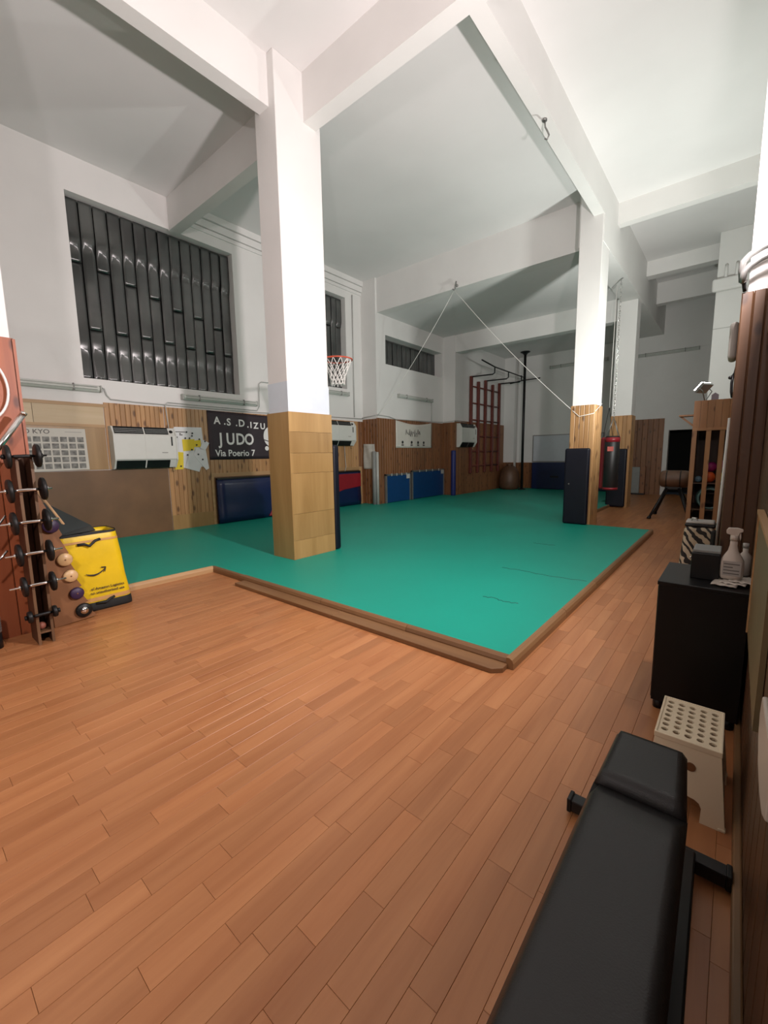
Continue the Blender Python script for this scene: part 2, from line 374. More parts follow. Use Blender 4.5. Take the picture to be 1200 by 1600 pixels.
while x > -5.05:
    y = YN - rng.random()*0.5
    while y < YF:
        L = rng.choice(LENS); cy = y + L/2
        if floor_seen(x, cy - L/2) or floor_seen(x, cy + L/2): allp.append((x, cy, L))
        y += L
    x -= PW
def plank_size(p):
    d = Vector((p[0], p[1], -1.4)); k = d.dot(_fw)
    if k < 0.25: return -1
    u, v = 656*d.dot(_rt)/k, 656*d.dot(_up)/k
    if abs(u) > 640 or abs(v) > 850: return -1
    return p[2]*1.4/(k**3)
allp.sort(key=plank_size, reverse=True)
pm = {L: plank_mb(L).build('plank', 'floor', floor, origin=(0,0,0)) for L in LENS}
used = set()
for (x, y, L) in allp[:300]:
    if L not in used: o = pm[L]; used.add(L); o.location = Vector((x, y, 0)) - WL['floor']
    else: copy_part(pm[L], floor, (x, y, 0))
rest = MB()
for (x, y, L) in allp[300:]: plank_mb(L, rest, x, y)
tag(rest.build('planks', 'floor', floor, normals=False), kind='stuff')

# --- ceilings
struct(MB().box(XL-0.3, XR+0.3, YN-0.2, YA+0.35, ZC, ZC+0.2).build('ceiling', 'ceiling'))
struct(MB().box(-2.05, XR+0.3, YA+0.35, YF+0.2, ZC, ZC+0.2).build('ceiling_aisle', 'ceiling'))
struct(MB().box(XL2-0.3, -2.46, YA+0.30, YB, 5.15, 5.35).build('ceiling_low', 'ceiling'))
struct(MB().box(XL3-0.3, -2.46, YB+0.28, YF+0.2, 5.02, 5.35).build('ceiling_far', 'ceiling'))

# --- walls
W1 = (2.26, 5.03, 2.71, 5.47); W2 = (6.55, 8.23, 3.17, 5.47); W3 = (9.22, 12.1, 3.89, 4.65)
wl = wall_holes('wall_left', 'x', XL-0.26, XL, YN, YA, 0, ZC, [W1, W2])
wl2 = wall_holes('wall_left_middle', 'x', XL2-0.36, XL2, YA, YB, 0, 5.2, [W3])
wl3 = struct(MB().box(XL3-0.3, XL3, YB, YF, 0, 5.1).build('wall_left_far', 'paint'))
DO = (-1.74, -0.92, 0.0, 2.06)
wf = wall_holes('wall_far', 'y', YF, YF+0.25, XL3-0.3, XR+0.3, 0, ZC, [DO])
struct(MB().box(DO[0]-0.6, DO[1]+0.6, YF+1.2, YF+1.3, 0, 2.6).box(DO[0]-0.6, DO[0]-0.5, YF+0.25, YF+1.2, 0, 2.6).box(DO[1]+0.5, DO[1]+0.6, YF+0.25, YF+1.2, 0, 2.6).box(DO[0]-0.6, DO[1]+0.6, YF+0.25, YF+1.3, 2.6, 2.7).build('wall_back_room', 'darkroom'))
wr = struct(MB().box(XR, XR+0.25, YN, YF, 0, ZC).build('wall_right', 'paint'))
wb = struct(MB().box(XL-0.3, XR+0.25, YN-0.2, YN, 0, ZC).build('wall_rear', 'paint'))
struct(MB().box(DO[0]-0.12, DO[0], YF-0.03, YF, 0, DO[3]).build('door_1', 'paint')); MB().box(DO[0]-0.12, DO[1]+0.12, YF-0.03, YF, DO[3], DO[3]+0.1).build('lintel', 'paint', bpy.data.objects['door_1']); MB().box(DO[1], DO[1]+0.12, YF-0.03, YF, 0, DO[3]).build('jamb', 'paint', bpy.data.objects['door_1'])

# --- beams under the ceiling
struct(MB().box(XL-0.02, XR, 3.80, 3.99, 5.45, ZC).build('beam_cross_near', 'paint'))
struct(MB().box(-4.68, -4.50, YN, 3.80, 5.45, ZC).build('beam_pillar_row', 'paint'))
struct(MB().box(-2.22, -2.05, 3.99, 8.45, 5.45, ZC).build('beam_aisle_near', 'paint'))
struct(MB().box(-2.46, -2.05, 8.45, YF, 5.02, ZC).build('beam_aisle_far', 'paint'))
struct(MB().box(XL2-0.05, -2.46, YA, YA+0.30, 5.15, ZC).build('beam_cross_middle', 'paint'))
struct(MB().box(XL3-0.05, -2.46, YB, YB+0.28, 4.63, 5.15).build('beam_cross_far', 'paint'))
struct(MB().box(-2.05, XR, 9.40, 9.58, 5.63, ZC).build('beam_aisle_cross_1', 'paint'))
struct(MB().box(-2.05, XR, 12.62, 12.90, 5.66, ZC).build('beam_aisle_cross_2', 'paint'))
struct(MB().box(-2.05, XR, 14.35, 14.60, 5.45, ZC).build('beam_aisle_cross_3', 'paint'))
# cornice on the left wall beyond the near cross beam
struct(MB().box(XL, XL+0.10, 3.99, YA-0.05, 5.88, ZC).box(XL, XL+0.06, 3.99, YA-0.05, 5.74, 5.87).box(XL, XL+0.03, 3.99, YA-0.05, 5.66, 5.73).build('trim_1', 'paint'))
# pilaster at the end of the left wall
struct(MB().box(XL, XL2, YA-0.06, YA, 0, ZC).build('wall_pilaster_middle', 'paint'))
struct(MB().box(XL2, XL3, YB-0.02, YB, 0, 5.15).build('wall_pilaster_far', 'paint'))
struct(MB().box(XL3, XL3+0.42, YF-0.28, YF, 0, 5.02).build('wall_chimney_far', 'paint'))

# --- pillars
def clad(parent, side, u0, u1, z0, z1, at, n, mat, depth=0.022, gap=0.004, name='board'):
    """vertical boards on a face: side '-y', '+x', '-x'"""
    wd = (u1-u0)/n; src = None
    for k in range(n):
        a, b = u0+k*wd+gap/2, u0+(k+1)*wd-gap/2; c = (a+b)/2
        loc = {'-y': (c, at-depth/2, (z0+z1)/2), '+x': (at+depth/2, c, (z0+z1)/2), '-x': (at-depth/2, c, (z0+z1)/2)}[side]
        if src is None:
            w_, d_, h_ = (b-a)/2, depth/2, (z1-z0)/2; e = min(0.006, w_*0.3)
            prof = [(-w_, -d_), (w_, -d_), (w_, d_-e), (w_-e, d_), (-w_+e, d_), (-w_, d_-e)]
            if side == '-y': prof = [(p, -q) for p, q in prof]
            elif side == '+x': prof = [(q, p) for p, q in prof]
            else: prof = [(-q, p) for p, q in prof]
            src = MB().prism([(p, q) for p, q in prof], -h_, h_, 'z').build(name, mat, parent, origin=(0,0,0))
            src.location = Vector(loc) - WL[parent.name]; WL[src.name] = Vector(loc)
        else: copy_part(src, parent, loc)
def pillar(name, x0, x1, y0, y1, top):
    return struct(MB().box(x0, x1, y0, y1, 0, top).build(name, 'paint', bevel=0.008))
p1 = pillar('pillar_near', -4.78, -4.38, 3.38, 4.07, ZC)
MB().box(-4.784, -4.376, 3.376, 4.074, 1.95, 2.34).build('painted_band', 'bluepaint', p1)
zs = [0.06, 0.30, 0.62, 1.06, 1.31, 1.57, 1.95]
zs = [0.06, 0.31, 0.66, 1.19, 1.45, 1.72, 1.97]
for a, b in zip(zs[:-1], zs[1:]):
    MB().box(-4.38, -4.355, 3.36, 4.09, a+0.001, b-0.002).build('panel', 'ply', p1)
MB().box(-4.80, -4.356, 3.355, 3.38, 0.06, 1.965).build('panel', 'ply', p1)
MB().box(-4.80, -4.78, 3.38, 4.09, 0.06, 1.965).build('panel', 'ply', p1)
MB().box(-4.78, -4.38, 4.07, 4.09, 0.06, 1.965).build('panel', 'ply', p1)
p2 = pillar('pillar_aisle', -2.44, -2.06, 8.42, 8.92, ZC)
clad(p2, '-y', -2.46, -2.05, 0.0, 2.26, 8.42, 5, 'pine'); clad(p2, '+x', 8.40, 8.94, 0.0, 2.26, -2.06, 4, 'pine'); clad(p2, '-x', 8.40, 8.94, 0.0, 2.26, -2.44, 6, 'pine')
p3 = pillar('pillar_far', -2.54, -2.10, 12.07, 12.50, 5.1)
clad(p3, '-y', -2.56, -2.09, 0.0, 2.30, 12.07, 5, 'pine'); clad(p3, '+x', 12.05, 12.52, 0.0, 2.30, -2.10, 4, 'pine')
p0 = pillar('pillar_left', -4.78, -4.39, 0.06, 0.76, ZC)
clad(p0, '+x', 0.05, 0.775, 0.0, 2.34, -4.39, 4, 'pinered', 0.03); clad(p0, '-y', -4.79, -4.37, 0.0, 2.34, 0.06, 3, 'pinered', 0.02)
MB().box(-4.80, -4.36, 0.76, 0.785, 0, 2.335).build('board', 'pinered', p0)
# right wall: white column, near pilaster clad in dark pine, brown boards
r3 = struct(MB().box(-0.63, XR, 12.05, 12.5, 0, ZC).build('column_right_far', 'paint', bevel=0.01))
MB().box(-0.70, XR, 11.93, 12.05, 4.78, 5.04).build('pipe_cover', 'paint', r3, bevel=0.04, seg=4)
for xx in (-0.48, -0.30): MB().tube([(xx, 12.0, 5.02), (xx, 12.02, 5.25), (xx, 12.05, 5.32)], 0.03).build('pipe', 'paint', r3)
MB().box(-0.633, XR, 12.044, 12.05, 4.02, 4.035).build('joint', 'conduit', r3)
rn = struct(MB().box(-0.026, XR, 3.34, 3.75, 0, ZC).build('column_right_near', 'paint', bevel=0.006))
clad(rn, '-y', -0.052, 0.112, 0.0, 2.30, 3.34, 3, 'pinenear', 0.03, 0.0006)
MB().box(-0.052, -0.026, 3.34, 3.75, 0, 2.30).build('board', 'pinenear', rn)
clad(wr, '-x', YN+0.1, 3.30, 0.0, 2.05, XR, 44, 'pinenear', 0.02)
clad(wr, '-x', 3.8, 12.0, 0.0, 2.1, XR, 40, 'pinenear', 0.02)
struct(MB().box(XR-0.045, XR-0.02, YN+0.1, 3.30, 0, 0.05).build('baseboard_right', 'edging', bevel=0.006))
struct(MB().box(XR-0.055, XR-0.02, YN+0.1, 3.30, 2.05, 2.09).build('trim_2', 'edging', bevel=0.006))

# --- left wall cladding
c0 = XL + 0.016
MB().box(XL, XL+0.02, 0.8, 3.44, 0.06, 1.23).build('hardboard_sheet', 'hardboard', wl)
MB().box(XL, XL+0.015, YN+0.1, 0.8, 0.06, 2.3).build('hardboard_sheet', 'hardboard', wl)
MB().box(XL, XL+0.02, 0.8, 2.48, 1.24, 1.93).build('plywood_sheet', 'ply', wl)
MB().box(XL, XL+0.03, 0.8, 2.48, 1.93, 1.975).build('lath', 'lath', wl)
MB().box(XL, XL+0.03, 0.8, 2.52, 2.26, 2.31).build('lath', 'lath', wl)
MB().box(XL, XL+0.018, 0.8, 1.55, 1.975, 2.26).build('pale_panel', 'plypale', wl)
MB().box(XL, XL+0.020, 1.556, 2.48, 1.975, 2.26).build('pale_panel', 'plypale', wl)
clad(wl, '+x', 2.49, 3.44, 1.24, 2.34, XL, 12, 'pine', 0.02)
clad(wl, '+x', 3.45, 4.26, 0.34, 2.34, XL, 10, 'pine', 0.02)
MB().box(XL, XL+0.024, 3.45, 4.30, 0.06, 0.34).build('plywood_sheet', 'ply', wl)
MB().box(XL, XL+0.028, 4.265, 4.32, 0.06, 1.10).build('lath', 'lath', wl)
clad(wl, '+x', 4.265, 8.60, 1.10, 2.34, XL, 50, 'pine', 0.02)
MB().box(XL, XL+0.03, 4.265, 8.60, 1.02, 1.10).build('lath', 'lath', wl)
MB().box(XL, XL+0.015, 4.32, 8.60, 0.06, 1.02).build('hardboard_sheet', 'hardboard', wl)
MB().box(XL, XL+0.03, 8.60, 8.70, 0.06, 1.10).build('lath', 'lath', wl)
clad(wl, '+x', 8.71, 8.80, 0.06, 1.10, XL, 1, 'pinedark', 0.02); clad(wl, '+x', 8.605, 8.80, 1.105, 2.34, XL, 2, 'pinedark', 0.02)
pm_ = bpy.data.objects['wall_pilaster_middle']; pf_ = bpy.data.objects['wall_pilaster_far']
clad(pm_, '-y', XL, XL2+0.02, 0.06, 2.40, YA-0.06, 5, 'pinedark', 0.02)
clad(wl2, '+x', YA-0.08, YB-0.02, 0.06, 2.42, XL2, 32, 'pinedark', 0.02)
clad(pf_, '-y', XL2, XL3+0.02, 0.06, 2.44, YB-0.02, 5, 'pinedark', 0.02)
clad(wl3, '+x', YB-0.04, YF-0.3, 0.06, 2.50, XL3, 38, 'pinedark', 0.02)
clad(bpy.data.objects['wall_chimney_far'], '-y', XL3, XL3+0.44, 0.06, 1.06, YF-0.28, 4, 'pinedark', 0.02)
clad(wf, '-y', -6.9, -2.9, 0.06, 1.05, YF, 40, 'pinedark', 0.02)
clad(wf, '-y', -3.05, -1.87, 0.0, 2.44, YF, 8, 'pinedark', 0.03)
struct(MB().box(XL3, 0.1, YF-0.02, YF, 4.50, 4.56).build('trim_3', 'paint'))

# --- windows: staggered strips of dark glass, lapped like shingles
def window(name, wx, r, ncol, cuts, seed, recess=0.2):
    y0, y1, z0, z1 = r; rr = random.Random(seed); wd = (y1-y0)/ncol
    win = root_struct(name, (wx-recess, (y0+y1)/2, z0))
    MB().box(wx-recess-0.10, wx-recess-0.06, y0-0.02, y1+0.02, z0-0.02, z1+0.02).build('backing', 'darkroom', win)
    MB().box(wx-recess-0.03, wx-recess+0.01, y0, y1, z1-0.03, z1).box(wx-recess-0.03, wx-recess+0.01, y0, y1, z0, z0+0.02).build('window_frame', 'galv', win)
    for c in range(ncol):
        a, b = y0+c*wd+0.008, y0+(c+1)*wd-0.008
        zz = [z0+0.01] + [z0 + (z1-z0)*(q + (0.035 if c % 2 else -0.035)*(1 if len(cuts) > 1 else 1) + rr.uniform(-.01, .01)) for q in cuts(c)] + [z1-0.02]
        for k in range(len(zz)-1):
            lo, hi = zz[k]+0.004, zz[k+1]-0.004
            t = rr.uniform(0.000, 0.004); ty = rr.uniform(-0.004, 0.004); dz1, dz2 = rr.uniform(-.03, .03), rr.uniform(-.03, .03)
            n, m = 5, max(4, int((hi-lo)/0.05)); vs = []; fs = []
            # two soft steps shaped into the pane to catch floodlight reflections as bands
            reflection_step = lambda z: 0.020/(1+math.exp(-(z-3.24-dz1)/0.035)) + 0.045/(1+math.exp(-(z-4.80-dz2)/0.035))
            for s_ in (0, 1):
                for i in range(m+1):
                    z = lo + (hi-lo)*i/m
                    for j in range(n):
                        u = j/(n-1); y = a+(b-a)*u; bow = 0.0015*(1-(2*u-1)**2)
                        vs.append((wx-recess + bow + (u-0.5)*ty + (0.006 if c % 2 else 0.0) + t - 0.010*i/m + reflection_step(z) - 0.006*s_, y, z))
            q = (m+1)*n
            for i in range(m):
                for j in range(n-1):
                    e = i*n+j; fs += [(e, e+1, e+n+1, e+n), (q+e, q+e+n, q+e+n+1, q+e+1)]
            sd = []
            for i in range(m): e = i*n; g_ = e+n-1; sd += [(e, e+n, q+e+n, q+e), (g_, q+g_, q+g_+n, g_+n)]
            for j in range(n-1): e = j; g_ = m*n+j; sd += [(e, q+e, q+e+1, e+1), (g_, g_+1, q+g_+1, q+g_)]
            pmb = MB().add(vs, fs, True); pmb.f += sd; pmb.sm += [False]*len(sd); pmb.build('pane', 'glass', win)
    return win
class Cuts:
    def __init__(s, f, n): s.f = f; s.n = n
    def __call__(s, c): return s.f(c)
    def __len__(s): return s.n
window('window_1', XL, W1, 14, Cuts(lambda c: [0.70-0.017*c] if c % 2 == 0 else [0.27-0.002*c], 1), 1)
window('window_2', XL, W2, 9, Cuts(lambda c: [0.72] if c % 2 == 0 else [0.3], 1), 2)
window('window_3', XL2, W3, 13, Cuts(lambda c: [], 0), 3, 0.3)

# ================================================================== THINGS
# --- green training mat with its wooden edging
def in_mat(x, y):
    if inr(x, y, (-4.80, -4.35, 3.35, 4.10)): return False
    if y < 2.55: return x < -4.92
    if y < 8.40: return x < -1.07
    if y > 12.6 and x > -2.8: return False
    return x < -2.47 and not (y > YB-0.06 and x < XL3+0.03) and not (y > YA-0.08 and x < XL2+0.03) and not (y > YF-0.31 and x < XL3+0.45)
gx = sorted({-8.09, -7.56, -7.11, -6.70, -4.92, -4.80, -4.35, -2.8, -2.47, -1.07}); gy = sorted({-1.4, 2.55, 3.35, 4.10, 8.40, 8.79, YB-0.07, 12.6, YF-0.31, YF-0.03})
mat = thing('judo_mat', (-4.0, 6.0, 0), 'large green vinyl training mat covering the back of the hall', 'mat')
MB_ = cells(gx, gy, in_mat, 0.0, 0.062); MB_.build('cover', 'mat', mat)
for pts in ([(-1.12, 4.62), (-1.5, 4.58), (-1.85, 4.62), (-2.1, 4.60)], [(-1.42, 3.55), (-1.55, 3.52), (-1.66, 3.56), (-1.78, 3.52)], [(-1.95, 6.2), (-2.15, 6.18), (-2.3, 6.2)]):
    pp = []
    for (a, b) in zip(pts[:-1], pts[1:]):
        for k in range(5): t = k/5; pp.append((a[0]+(b[0]-a[0])*t, a[1]+(b[1]-a[1])*t + 0.012*math.sin(k*2.3), 0.0615))
    MB().tube(pp, 0.005, 6).build('crease', 'matdark', mat)
ed = thing('mat_edging', (-1.05, 2.5, 0), 'brown wooden edging strips framing the green mat', 'edging')
def lip(axis, a0, a1, at, out, mat_, w=0.05, h=0.075):
    """moulding with a rounded outer corner; axis it runs along, at = inner face, out = +1/-1 outward"""
    prof = [(0, 0), (w, 0), (w, h*0.55), (w*0.8, h*0.85), (w*0.45, h), (0, h)]
    p = [(at+out*q, z) for q, z in prof]
    return MB().prism(p, a0, a1, 'y' if axis == 'y' else 'x')
for a, b in ((2.50, 3.62), (3.626, 4.62), (4.626, 6.5), (6.506, 8.42)): lip('y', a, b, -1.07, 1, 0).build('moulding', 'edging', ed)
for a, b in ((-4.22, -2.9), (-2.895, -1.9), (-1.895, -1.07)): lip('x', a, b, 2.55, -1, 0).build('moulding', 'edgingx', ed)
lip('x', -4.92, -4.225, 2.55, -1, 0, 0.035, 0.07).build('moulding', 'edgingx', ed)
lip('y', -1.4, 2.52, -4.92, 1, 0, 0.03, 0.075).build('moulding', 'lath', ed)
lip('x', -2.46, -1.03, 8.40, 1, 0, 0.03, 0.066).build('moulding', 'edgingx', ed)
lip('y', 8.95, 12.0, -2.47, 1, 0, 0.03, 0.066).build('moulding', 'edging', ed)
for a, b in ((-4.16, -2.61), (-2.606, -1.07)):
    poly = [(a, 2.50), (b, 2.50), (b, 2.375), (a, 2.375)]
    if b > -1.1: poly = [(a, 2.50), (b+0.01, 2.50), (b+0.01, 2.43), (b-0.045, 2.375), (a, 2.375)]
    MB().prism(poly, 0.0, 0.034, 'z').build('step_board', 'edgingx', ed, bevel=0.004)

# --- fan coil heaters on the left walls
def heater(x, y0, y1, z0, z1, label):
    t = thing('wall_heater', (x, (y0+y1)/2, z0), label, 'heater', 'white fan heaters on the left wall')
    d = 0.20; h = z1-z0
    pr = [(x, z0+0.01), (x+d*0.55, z0), (x+d*0.92, z0+h*0.20), (x+d, z0+h*0.22), (x+d, z0+h*0.80), (x+d*0.90, z0+h*0.83), (x+d*0.62, z1), (x, z1)]
    MB().prism(pr, y0+0.02, y1-0.02, 'y').build('body', 'whiteplastic', t, bevel=0.004)
    for a, b in ((y0, y0+0.02), (y1-0.02, y1)):
        MB().prism([(x, z0-0.01), (x+d*0.5, z0-0.01), (x+d*1.03, z0+h*0.2), (x+d*1.03, z0+h*0.82), (x+d*0.6, z1+0.008), (x, z1+0.008)], a, b, 'y').build('side_panel', 'whiteplastic', t)
    ym = y0 + (y1-y0)*0.48; e = y0+(y1-y0)*0.87
    for a, b in ((y0+0.03, ym-0.012), (ym+0.012, e)):
        g = MB().prism([(x+d*0.905, z0+h*0.835), (x+d*0.63, z1), (x+d*0.64, z1+0.006), (x+d*0.925, z0+h*0.845)], a, b, 'y').build('grille', 'black', t)
        for k in range(3):
            f = 0.2+0.25*k
            MB().beam((x+d*(0.915-0.28*f)+0.004, a+0.01, z0+h*(0.842+0.16*f)), (x+d*(0.915-0.28*f)+0.004, b-0.01, z0+h*(0.842+0.16*f)), 0.006, 0.006).build('slat', 'galv', g)
    for a, b in ((y0+0.03, ym-0.012), (ym+0.012, e)):
        MB().prism([(x+d*0.57, z0+0.006), (x+d*0.905, z0+h*0.19), (x+d*0.93, z0+h*0.185), (x+d*0.585, z0-0.004)], a, b, 'y').build('outlet', 'black', t)
    MB().box(x+d, x+d+0.004, ym-0.006, ym+0.006, z0+h*0.22, z0+h*0.80).build('seam_strip', 'whiteplastic', t)
    MB().cyl((x+d*0.80, e+0.05, z0+h*0.90), (x+d*0.86, e+0.05, z0+h*0.915), 0.03, 12).build('dial', 'black', t)
    MB().box(x+d, x+d+0.004, e+0.03, e+0.055, z0+h*0.55, z0+h*0.78).build('switch', 'black', t)
    MB().box(x+d, x+d+0.003, e-0.14, e-0.04, z0+h*0.37, z0+h*0.385).build('badge', 'greyink', t)
    MB().lathe((x+0.07, y1-0.04, z0-0.075), [(0, 0), (0.02, 0), (0.024, 0.02), (0.012, 0.035), (0.012, 0.07), (0, 0.07)], 10).build('valve', 'lath', t)
    return t
heater(XL+0.02, 2.52, 3.55, 1.25, 1.95, 'wide white wall heater beside the judo throws poster')
heater(XL+0.02, 7.10, 8.30, 1.68, 2.30, 'white wall heater just right of the plywood clad pillar')
heater(XL3+0.02, 12.26, 13.28, 1.65, 2.40, 'smallest white wall heater, beside the dark red wall bars')

# --- fluorescent fittings (switched off)
def tube_light(p0, p1, n, label, h=0.11):
    """long fitting from p0 to p1 on a wall whose outward normal is n"""
    p0, p1, n = Vector(p0), Vector(p1), Vector(n); d = (p1-p0); dn = d.normalized(); mid = (p0+p1)/2
    t = thing('fluorescent_fitting', mid, label, 'light fitting', 'unlit tube fittings along the walls')
    MB().obox(mid + n*0.02, d/2*0.99, n*0.02, Vector((0,0,h/2*0.85))).build('housing', 'fixture', t, bevel=0.006)
    vs = []; m = 7
    for s_ in (0.0, 1.0):
        q = p0 + d*s_*0.98 + dn*0.01*d.length
        for k in range(m):
            a = math.pi*k/(m-1); vs.append(q + n*(0.035+0.065*math.sin(a)) + Vector((0,0,-h/2*math.cos(a))))
    fs = [(k, k+1, m+k+1, m+k) for k in range(m-1)] + [tuple(range(m)), tuple(range(m, 2*m)), (0, m, 2*m-1, m-1)]
    MB().add(vs, fs).build('diffuser', 'diffuser', t)
    for s_ in (-1, 1):
        MB().obox(mid + s_*d*0.5 + n*0.05, dn*0.012, n*0.052, Vector((0,0,h*0.5))).build('end_cap', 'fixture', t, bevel=0.02, seg=3)
    for s_ in (-0.3, 0.3):
        MB().obox(mid + d*s_ + n*0.055, dn*0.012, n*0.052, Vector((0,0,h*0.52))).build('clip', 'galv', t, bevel=0.015)
    for s_ in (-0.4, 0.4):
        MB().tube([mid - d*0.47 + n*0.103 + Vector((0,0,s_*h*0.45)), mid + d*0.47 + n*0.103 + Vector((0,0,s_*h*0.45))], 0.006, 6).build('rib', 'fixture', t)
    return t
tube_light((XL, 0.6, 2.545), (XL, 2.46, 2.545), (1,0,0), 'long unlit tube light above the pale plywood panel')
tube_light((XL, 3.79, 2.55), (XL, 5.38, 2.55), (1,0,0), 'long unlit tube light above the dark judo banner')
tube_light((XL, 6.8, 3.03), (XL, 8.22, 3.03), (1,0,0), 'unlit tube light directly below the basketball net')
tube_light((XL2, 9.73, 3.09), (XL2, 11.44, 3.09), (1,0,0), 'unlit tube light above the small white banner')
tube_light((-5.5, YF, 4.50), (-3.6, YF, 4.52), (0,-1,0), 'unlit tube light high on the far wall near the black pole')
tube_light((-2.85, YF, 4.46), (-1.12, YF, 4.46), (0,-1,0), 'unlit tube light high on the far wall above the dark doorway')

# --- cables and conduits
def cable(name, pts, r, mat_, label, cat='cable'): return tag(MB().tube(pts, r, 6).build(name, mat_), label, cat)
xc = XL + 0.03
cable('conduit', [(xc, 2.46, 2.58), (xc, 2.52, 2.56), (xc, 2.55, 2.46), (xc, 2.60, 2.40), (xc, 3.0, 2.385), (xc, 5.3, 2.37), (xc, 7.0, 2.40), (xc, 8.78, 2.42)], 0.011, 'conduit', 'grey conduit running along the top of the left wall boards', 'conduit')
cable('conduit', [(xc+0.01, 3.50, 1.95), (xc+0.01, 3.49, 2.1), (xc+0.01, 3.47, 2.38), (xc+0.01, 3.52, 2.425), (xc+0.01, 5.40, 2.41), (xc+0.01, 5.46, 2.50), (xc+0.01, 5.48, 2.98), (xc+0.01, 5.54, 3.03), (xc+0.01, 6.3, 3.05)], 0.010, 'conduit', 'grey conduit rising beside the tube light above the judo banner', 'conduit')
cable('conduit', [(XL+0.02, 8.48, 5.6), (XL+0.02, 8.46, 2.45)], 0.014, 'conduit', 'straight pale conduit down the wall right of the basketball net', 'conduit')
cable('cable', [(XL, YA-0.09, 2.44), (XL2+0.03, YA-0.09, 2.50), (XL2+0.03, 9.3, 2.48), (XL2+0.04, 9.6, 2.42), (XL2+0.04, 12.1, 2.46), (XL3+0.03, YB-0.06, 2.48), (XL3+0.03, 12.9, 2.46)], 0.012, 'conduit', 'pale cable along the top of the brown wall boards')
cable('conduit', [(XL2+0.02, 11.46, 3.06), (XL2+0.02, 11.47, 2.46)], 0.010, 'conduit', 'short conduit hanging from the tube light above the small white banner', 'conduit')
cable('cable', [(XL+0.05, 8.02, 1.68), (XL+0.04, 8.04, 1.4), (XL+0.05, 8.06, 1.12), (XL+0.06, 8.0, 1.0)], 0.008, 'conduit', 'thin cable hanging below the heater right of the pillar')
# long cord from the corner over a hook on the beam to the aisle pillar
hk = thing('beam_hook', (-5.18, 8.86, 5.15), 'steel hook on the cross beam with a white cord over it', 'hook')
MB().cyl((-5.18, 8.88, 5.20), (-5.18, 8.83, 5.20), 0.03, 10).build('plate', 'galv', hk); MB().tube([(-5.18, 8.84, 5.28), (-5.18, 8.82, 5.2), (-5.18, 8.79, 5.11), (-5.20, 8.77, 5.08), (-5.23, 8.78, 5.11)], 0.014, 8).build('hook', 'galv', hk)
hk2 = thing('beam_hook', (-2.12, 5.7, 5.45), 'bent steel hook under the long aisle beam', 'hook')
MB().cyl((-2.12, 5.7, 5.45), (-2.12, 5.7, 5.43), 0.03, 10).build('plate', 'galv', hk2); MB().tube([(-2.12, 5.7, 5.45), (-2.11, 5.7, 5.36), (-2.08, 5.7, 5.30), (-2.06, 5.70, 5.25), (-2.08, 5.7, 5.21), (-2.11, 5.7, 5.23)], 0.010, 8).build('hook', 'galv', hk2)
def sag(a, b, s, n=14): return [Vector(a).lerp(Vector(b), k/n) - Vector((0, 0, s*4*(k/n)*(1-k/n))) for k in range(n+1)]
cable('cord', sag((XL2+0.05, YA-0.1, 2.46), (-5.20, 8.79, 5.08), 0.12) + sag((-5.19, 8.78, 5.08), (-2.30, 8.385, 2.06), 0.1)[1:] + [Vector((-2.06, 8.39, 2.10)), Vector((-2.03, 8.45, 2.16)), Vector((-2.02, 8.8, 2.3))], 0.0055, 'net', 'thin white cord strung from the corner over the beam hook to the pillar', 'cord')

# --- poster, papers and banners
def yz(pts, x, d): return MB().prism(pts, x, x+d, 'x')
po = thing('throws_poster', (XL+0.024, 1.8, 1.24), 'white judo poster with a grid of small grey photos', 'poster')
yz([(1.28, 1.23), (2.20, 1.25), (2.19, 1.895), (1.26, 1.895)], XL+0.022, 0.004).build('sheet', 'paper', po)
g = MB()
for r_ in range(5):
    for c_ in range(8):
        y0 = 1.30 + c_*0.110; z0 = 1.275 + r_*0.103; g.box(XL+0.0262, XL+0.0272, y0, y0+0.088, z0, z0+0.078)
g.build('photo_grid', 'photo', po)
def text(s, name, parent, mat_, loc, size, rot, offset=0.0, align='LEFT', xs=1.0, ext=0.0008):
    cu = bpy.data.curves.new(name, 'FONT'); cu.body = s; cu.size = size; cu.extrude = ext; cu.offset = offset; cu.align_x = align; cu.resolution_u = 3
    tmp = bpy.data.objects.new(name, cu); COL.objects.link(tmp); bpy.context.view_layer.update()
    me = bpy.data.meshes.new_from_object(tmp.evaluated_get(bpy.context.evaluated_depsgraph_get())); bpy.data.objects.remove(tmp); bpy.data.curves.remove(cu)
    me.materials.clear(); me.materials.append(M[mat_]); o = bpy.data.objects.new(name, me); COL.objects.link(o); o.parent = parent
    o.location = Vector(loc) - WL[parent.name]; o.rotation_euler = rot; o.scale = (xs, 1, 1); return o
RX = (R(90), 0, R(90))       # lettering on a wall facing +x, reading along +y
text('GO KYO', 'lettering', po, 'greyink', (XL+0.027, 1.335, 1.81), 0.092, RX, 0.0012, xs=1.1)
MB().box(XL+0.0262, XL+0.0272, 1.92, 2.14, 1.835, 1.848).build('small_print', 'label', po)
nb = thing('notice_papers', (XL+0.03, 3.9, 1.15), 'white and yellow papers pinned with dark dots next to the heater', 'papers')
xp = XL + 0.024
yz([(3.58, 1.22), (4.17, 1.24), (4.13, 2.0), (3.60, 1.99)], xp, 0.003).build('sheet', 'paperwhite', nb)
yz([(3.56, 1.20), (3.72, 1.20), (3.74, 1.52), (3.60, 1.53)], xp+0.004, 0.003).build('sheet', 'paperyellow', nb)
yz([(3.74, 1.54), (3.95, 1.56), (3.97, 1.77), (3.73, 1.76)], xp+0.007, 0.003).build('sheet', 'paperyellow', nb)
yz([(3.94, 1.62), (4.09, 1.62), (4.09, 1.76), (3.94, 1.74)], xp+0.010, 0.003).build('sheet', 'paperyellow', nb)
